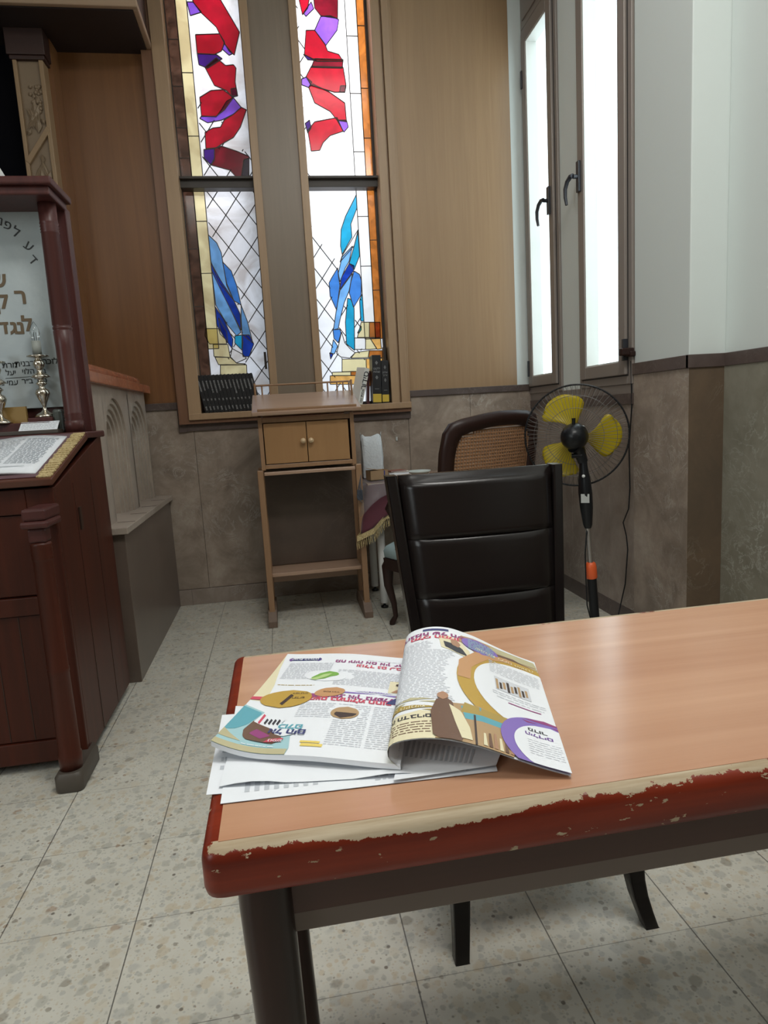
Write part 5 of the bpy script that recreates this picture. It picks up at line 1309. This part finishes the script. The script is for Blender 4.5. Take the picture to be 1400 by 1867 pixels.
poly_uv(mb, F, ell(.40,.715,.155,.062,-.1), 'paper', .0006); poly_uv(mb, F, [(.31,.69),(.36,.74),(.42,.765),(.49,.75),(.50,.72),(.44,.70),(.40,.67),(.34,.665)], 'green', .0009); poly_uv(mb, F, [(.30,.67),(.36,.70),(.40,.735),(.45,.74),(.42,.70),(.35,.66)], 'lgreen', .0012)
tlines(mb, F, .10, .605, .36, .618, 1, 'ochre', seed=4)
# purple ribbon with gold discs
poly_uv(mb, F, [(.0,.455),(.15,.47),(.35,.505),(.60,.56),(.80,.575),(1,.55),(1,.525),(.80,.55),(.60,.535),(.35,.475),(.15,.44),(.0,.425)], 'violet', .0005)
poly_uv(mb, F, [(.0,.458),(.12,.47),(.12,.435),(.0,.422)], 'red', .0008)
poly_uv(mb, F, [(.30,.495),(.42,.525),(.42,.49),(.30,.462)], 'plum', .0008)
poly_uv(mb, F, ell(.225,.46,.165,.088,.15), 'gold', .0010); poly_uv(mb, F, ell(.49,.535,.10,.048,.2), 'orange', .0010)
poly_uv(mb, F, [(.20,.40),(.225,.395),(.265,.50),(.24,.505)], 'darkbrown', .0014); title(mb, F, 'חודש', .009, .30, .47, 'darkbrown', AU, AV, lift=.0014); title(mb, F, 'לפרטים', .007, .30, .515, 'darkbrown', AU, AV, lift=.0014); title(mb, F, 'פינת הגיל', .006, .50, .535, 'darkbrown', AU, AV, lift=.0014)
title(mb, F, 'שאלות ותשובות לציבור', .0065, .80, .562, 'paper', AU, AV, lift=.0012)
# men with hats by the fold
poly_uv(mb, F, rect(.86,.575,1,.70), 'cream', .0005); poly_uv(mb, F, [(.88,.58),(1,.58),(1,.64),(.94,.63),(.90,.60)], 'skin', .0009); poly_uv(mb, F, ell(.955,.66,.055,.022), 'darkbrown', .0012); poly_uv(mb, F, ell(.955,.645,.035,.02), 'skin', .001)
poly_uv(mb, F, [(.86,.465),(1,.465),(1,.50),(.97,.52),(.94,.54),(.90,.51)], 'navy', .0009); poly_uv(mb, F, ell(.945,.535,.03,.03), 'skin', .0012); poly_uv(mb, F, [(.93,.465),(.96,.465),(.95,.505)], 'paper', .0014)
title(mb, F, 'הבצורת. איך נתפלל', .0145, .64, .502, 'plum', AU, AV, .0006); title(mb, F, 'לגשם בתחילת החורף', .0145, .64, .470, 'red', AU, AV, .0006)
for i, (a, b) in enumerate(((.34,.56),(.58,.78),(.80,.985))):
    tlines(mb, F, a, .09 if i else .30, b, .44, 22 if i else 9, seed=20+i, skip=lambda u, v: ((u-.635)/.10)**2+((v-.35)/.065)**2 < 1)
poly_uv(mb, F, ell(.635,.35,.085,.055,.1), 'tan', .0007); poly_uv(mb, F, [(.57,.33),(.62,.30),(.70,.33),(.715,.37),(.66,.36),(.60,.375)], 'darkbrown', .001)
poly_uv(mb, F, rect(.46,.065,.58,.085), 'yellow', .0007); poly_uv(mb, F, rect(.45,.09,.56,.105), 'yellow', .0007)
# beach and boat advertisement in the near-left corner
adv = [(0,0),(.40,0),(.405,.05),(.375,.15),(.30,.24),(.18,.31),(.06,.35),(0,.365)]
poly_uv(mb, F, adv, 'lteal', .0005); poly_uv(mb, F, [(0,.12),(0,.35),(.06,.335),(.14,.31),(.10,.20),(.05,.14)], 'teal', .0008); poly_uv(mb, F, [(0,0),(.40,0),(.40,.04),(.30,.055),(.16,.05),(.05,.10),(0,.13)], 'sand', .0009)
poly_uv(mb, F, [(.10,.15),(.12,.235),(.30,.17),(.345,.105),(.30,.07),(.16,.075),(.12,.10)], 'brown', .0012); poly_uv(mb, F, [(.14,.13),(.22,.10),(.27,.13),(.17,.17)], 'plum', .0014)
poly_uv(mb, F, [(.125,.225),(.15,.315),(.30,.265),(.275,.175)], 'paper', .0014); poly_uv(mb, F, [(.15,.215),(.155,.30),(.172,.295),(.165,.21)], 'red', .0016)
for k in range(4): poly_uv(mb, F, [(.185+.025*k,.215),(.19+.025*k,.265),(.205+.025*k,.26),(.20+.025*k,.21)], 'black', .0016)
poly_uv(mb, F, ell(.335,.185,.075,.055), 'paper', .0015); title(mb, F, 'כולם', .016, .355, .205, 'teal', AU, AV, .0006, .0019); title(mb, F, 'אל הים', .016, .35, .165, 'navy', AU, AV, .0006, .0019)
poly_uv(mb, F, [(.25,.075),(.345,.08),(.35,.115),(.27,.105)], 'red', .0017); title(mb, F, 'נופש', .009, .31, .092, 'paper', AU, AV, lift=.0021)
tlines(mb, F, .14, .045, .32, .055, 1, 'paper', .0016, seed=44)
o = mb.build('left_leaf', IM, mg)
mb = MB(); surf(mb, LP, -.0022, 0, 24, 20)
for (a, b) in (((0,0),(1,0)), ((0,1),(1,1)), ((0,0),(0,1))):
    n = 20; r0 = [LP(a[0]+(b[0]-a[0])*i/n, a[1]+(b[1]-a[1])*i/n) for i in range(n+1)]; r1 = [p+V(0,0,-.006) for p in r0]
    mb.add(r0+r1, [(i, i+1, n+2+i, n+1+i) for i in range(n)], 0)
mb.build('lower_pages', M['paper'], mg)

# right leaf: arched up from the fold, its far end higher
mb = MB(); F = RP
surf(mb, RP, 0, 0, 44, 24)
poly_uv(mb, F, rect(.28,.95,.44,.975), 'navy'); 
title(mb, F, 'הדוגמה של השנה', .014, .36, .915, 'plum', AU, AV, .0006); title(mb, F, 'מלכי המלון', .014, .36, .875, 'red', AU, AV, .0006)
tlines(mb, F, .12, .28, .50, .84, 40, seed=31, skip=lambda u, v: ((u-.62)/.20)**2+((v-.48)/.32)**2 < 1 or (u > .33 and v > .74))
poly_uv(mb, F, [(.40,.76),(.38,.88),(.44,.90),(.52,.86),(.57,.78),(.56,.70),(.48,.73)], 'cream', .0006)
poly_uv(mb, F, [(.42,.77),(.41,.83),(.45,.82),(.52,.79),(.555,.72),(.50,.725)], 'black', .0009); poly_uv(mb, F, [(.46,.80),(.45,.86),(.49,.865),(.515,.82),(.50,.785)], 'skin', .0011)
poly_uv(mb, F, [(.52,.95),(.72,.97),(.98,.95),(1,.80),(.80,.78),(.60,.80),(.50,.88)], 'tan', .0005)
poly_uv(mb, F, [(.70,.96),(.98,.97),(1,.88),(.90,.90),(.80,.87),(.72,.90)], 'sand', .0007); poly_uv(mb, F, [(.74,.90),(.85,.92),(.98,.87),(.98,.82),(.85,.84),(.76,.85)], 'brown', .0008)
poly_uv(mb, F, ell(.635,.875,.115,.072,-.1), 'violet', .0012); tlines(mb, F, .56,.82,.72,.93, 9, 'lteal', .0016, seed=50)
# golden ring and white disc
poly_uv(mb, F, ell(.86,.52,.375,.37,0,44), 'gold', .0009)
poly_uv(mb, F, [(.60,.80),(.50,.66),(.49,.50),(.56,.50),(.57,.62),(.68,.78),(.84,.86),(.80,.885)], 'orange', .0012)
poly_uv(mb, F, ell(.90,.52,.32,.305,0,44), 'paper', .0013)
title(mb, F, 'שאלות ללוח השנה', .010, .78, .845, 'cream', AU, AV, lift=.0016)
tlines(mb, F, .68, .66, .97, .79, 8, 'grey', .0016, seed=60)
poly_uv(mb, F, rect(.70,.50,.90,.625), 'grey', .0017)
for k in range(9): a = .705+.021*k; poly_uv(mb, F, rect(a, .505+.01*(k%3), a+.014, .60-.012*((k*2)%3)), 'darkbrown' if k%2 else 'tan', .0020)
tlines(mb, F, .68, .455, .97, .49, 2, 'grey', .0016, seed=61); poly_uv(mb, F, rect(.76,.405,.93,.413), 'plum', .0017); tlines(mb, F, .70, .43, .95, .45, 1, 'grey', .0016, seed=62)
# lower painting: shepherd and people
poly_uv(mb, F, [(.02,.19),(.02,.27),(.25,.30),(.45,.26),(.45,.235),(.25,.27)], 'sand', .0006)
poly_uv(mb, F, [(.02,.16),(.02,.215),(.20,.25),(.48,.20),(.50,.165),(.30,.20),(.15,.20)], 'ochre', .0008); title(mb, F, 'הפינה היומית', .010, .20, .222, 'cream', AU, AV, lift=.0012)
poly_uv(mb, F, [(0,0),(.40,0),(.46,.17),(.30,.195),(.12,.19),(0,.15)], 'cream', .0006); title(mb, F, 'אלה הדברים', .011, .22, .15, 'black', AU, AV, .0003, .0010); tlines(mb, F, .04, .04, .36, .125, 5, 'brown', .0009, seed=70, hgt=.3)
poly_uv(mb, F, [(.38,0),(.74,0),(.78,.12),(.72,.24),(.60,.28),(.46,.26)], 'tan', .0014); poly_uv(mb, F, [(.52,.16),(.70,.17),(.74,.22),(.60,.27),(.50,.25)], 'teal', .0016); poly_uv(mb, F, [(.50,.20),(.75,.21),(.74,.27),(.52,.28)], 'ochre', .0017)
poly_uv(mb, F, [(.37,.02),(.355,.18),(.38,.27),(.42,.29),(.46,.26),(.47,.18),(.52,.05),(.50,.0),(.40,.0)], 'brown', .0019); poly_uv(mb, F, [(.44,.24),(.50,.20),(.54,.10),(.55,.02),(.50,.02),(.47,.12)], 'cream', .0021); poly_uv(mb, F, ell(.41,.30,.028,.03), 'skin', .0021); poly_uv(mb, F, [(.562,.0),(.572,.0),(.572,.2),(.562,.2)], 'darkbrown', .0021)
for k in range(7): a = .60+.025*k; poly_uv(mb, F, [(a,.01),(a+.018,.01),(a+.014,.09+.01*(k%3)),(a+.004,.09+.01*(k%3))], ('cream','brown','skin')[k%3], .0021)
# purple ring bottom right
poly_uv(mb, F, ell(.93,.14,.24,.20,0,40), 'violet', .0024); poly_uv(mb, F, [(.80,.31),(.93,.34),(1,.33),(1,.29),(.93,.31),(.84,.29)], 'plum', .0026); poly_uv(mb, F, ell(.95,.125,.195,.165,0,40), 'paper', .0028)
title(mb, F, 'מדור', .010, .88, .235, 'black', AU, AV, .0003, .0031); title(mb, F, 'הילדים', .010, .88, .20, 'purple', AU, AV, .0003, .0031); tlines(mb, F, .82, .06, .98, .17, 7, 'grey', .0031, seed=80, hgt=.25)
surf(mb, RP, -.0007, 0, 44, 24, flip=True)
mb.build('raised_leaf', IM, mg)

# small wall marks
mb = MB(); a = P(723, 800, y=3.022); mb.box(a.x-.006, 3.018, a.z-.012, a.x+.006, 3.025, a.z+.012); tag(mb.build('wall_socket_cover', M['blind'], bevel=.001), 'tiny grey plastic cap on the stone wall right of the paper bag', 'cap')
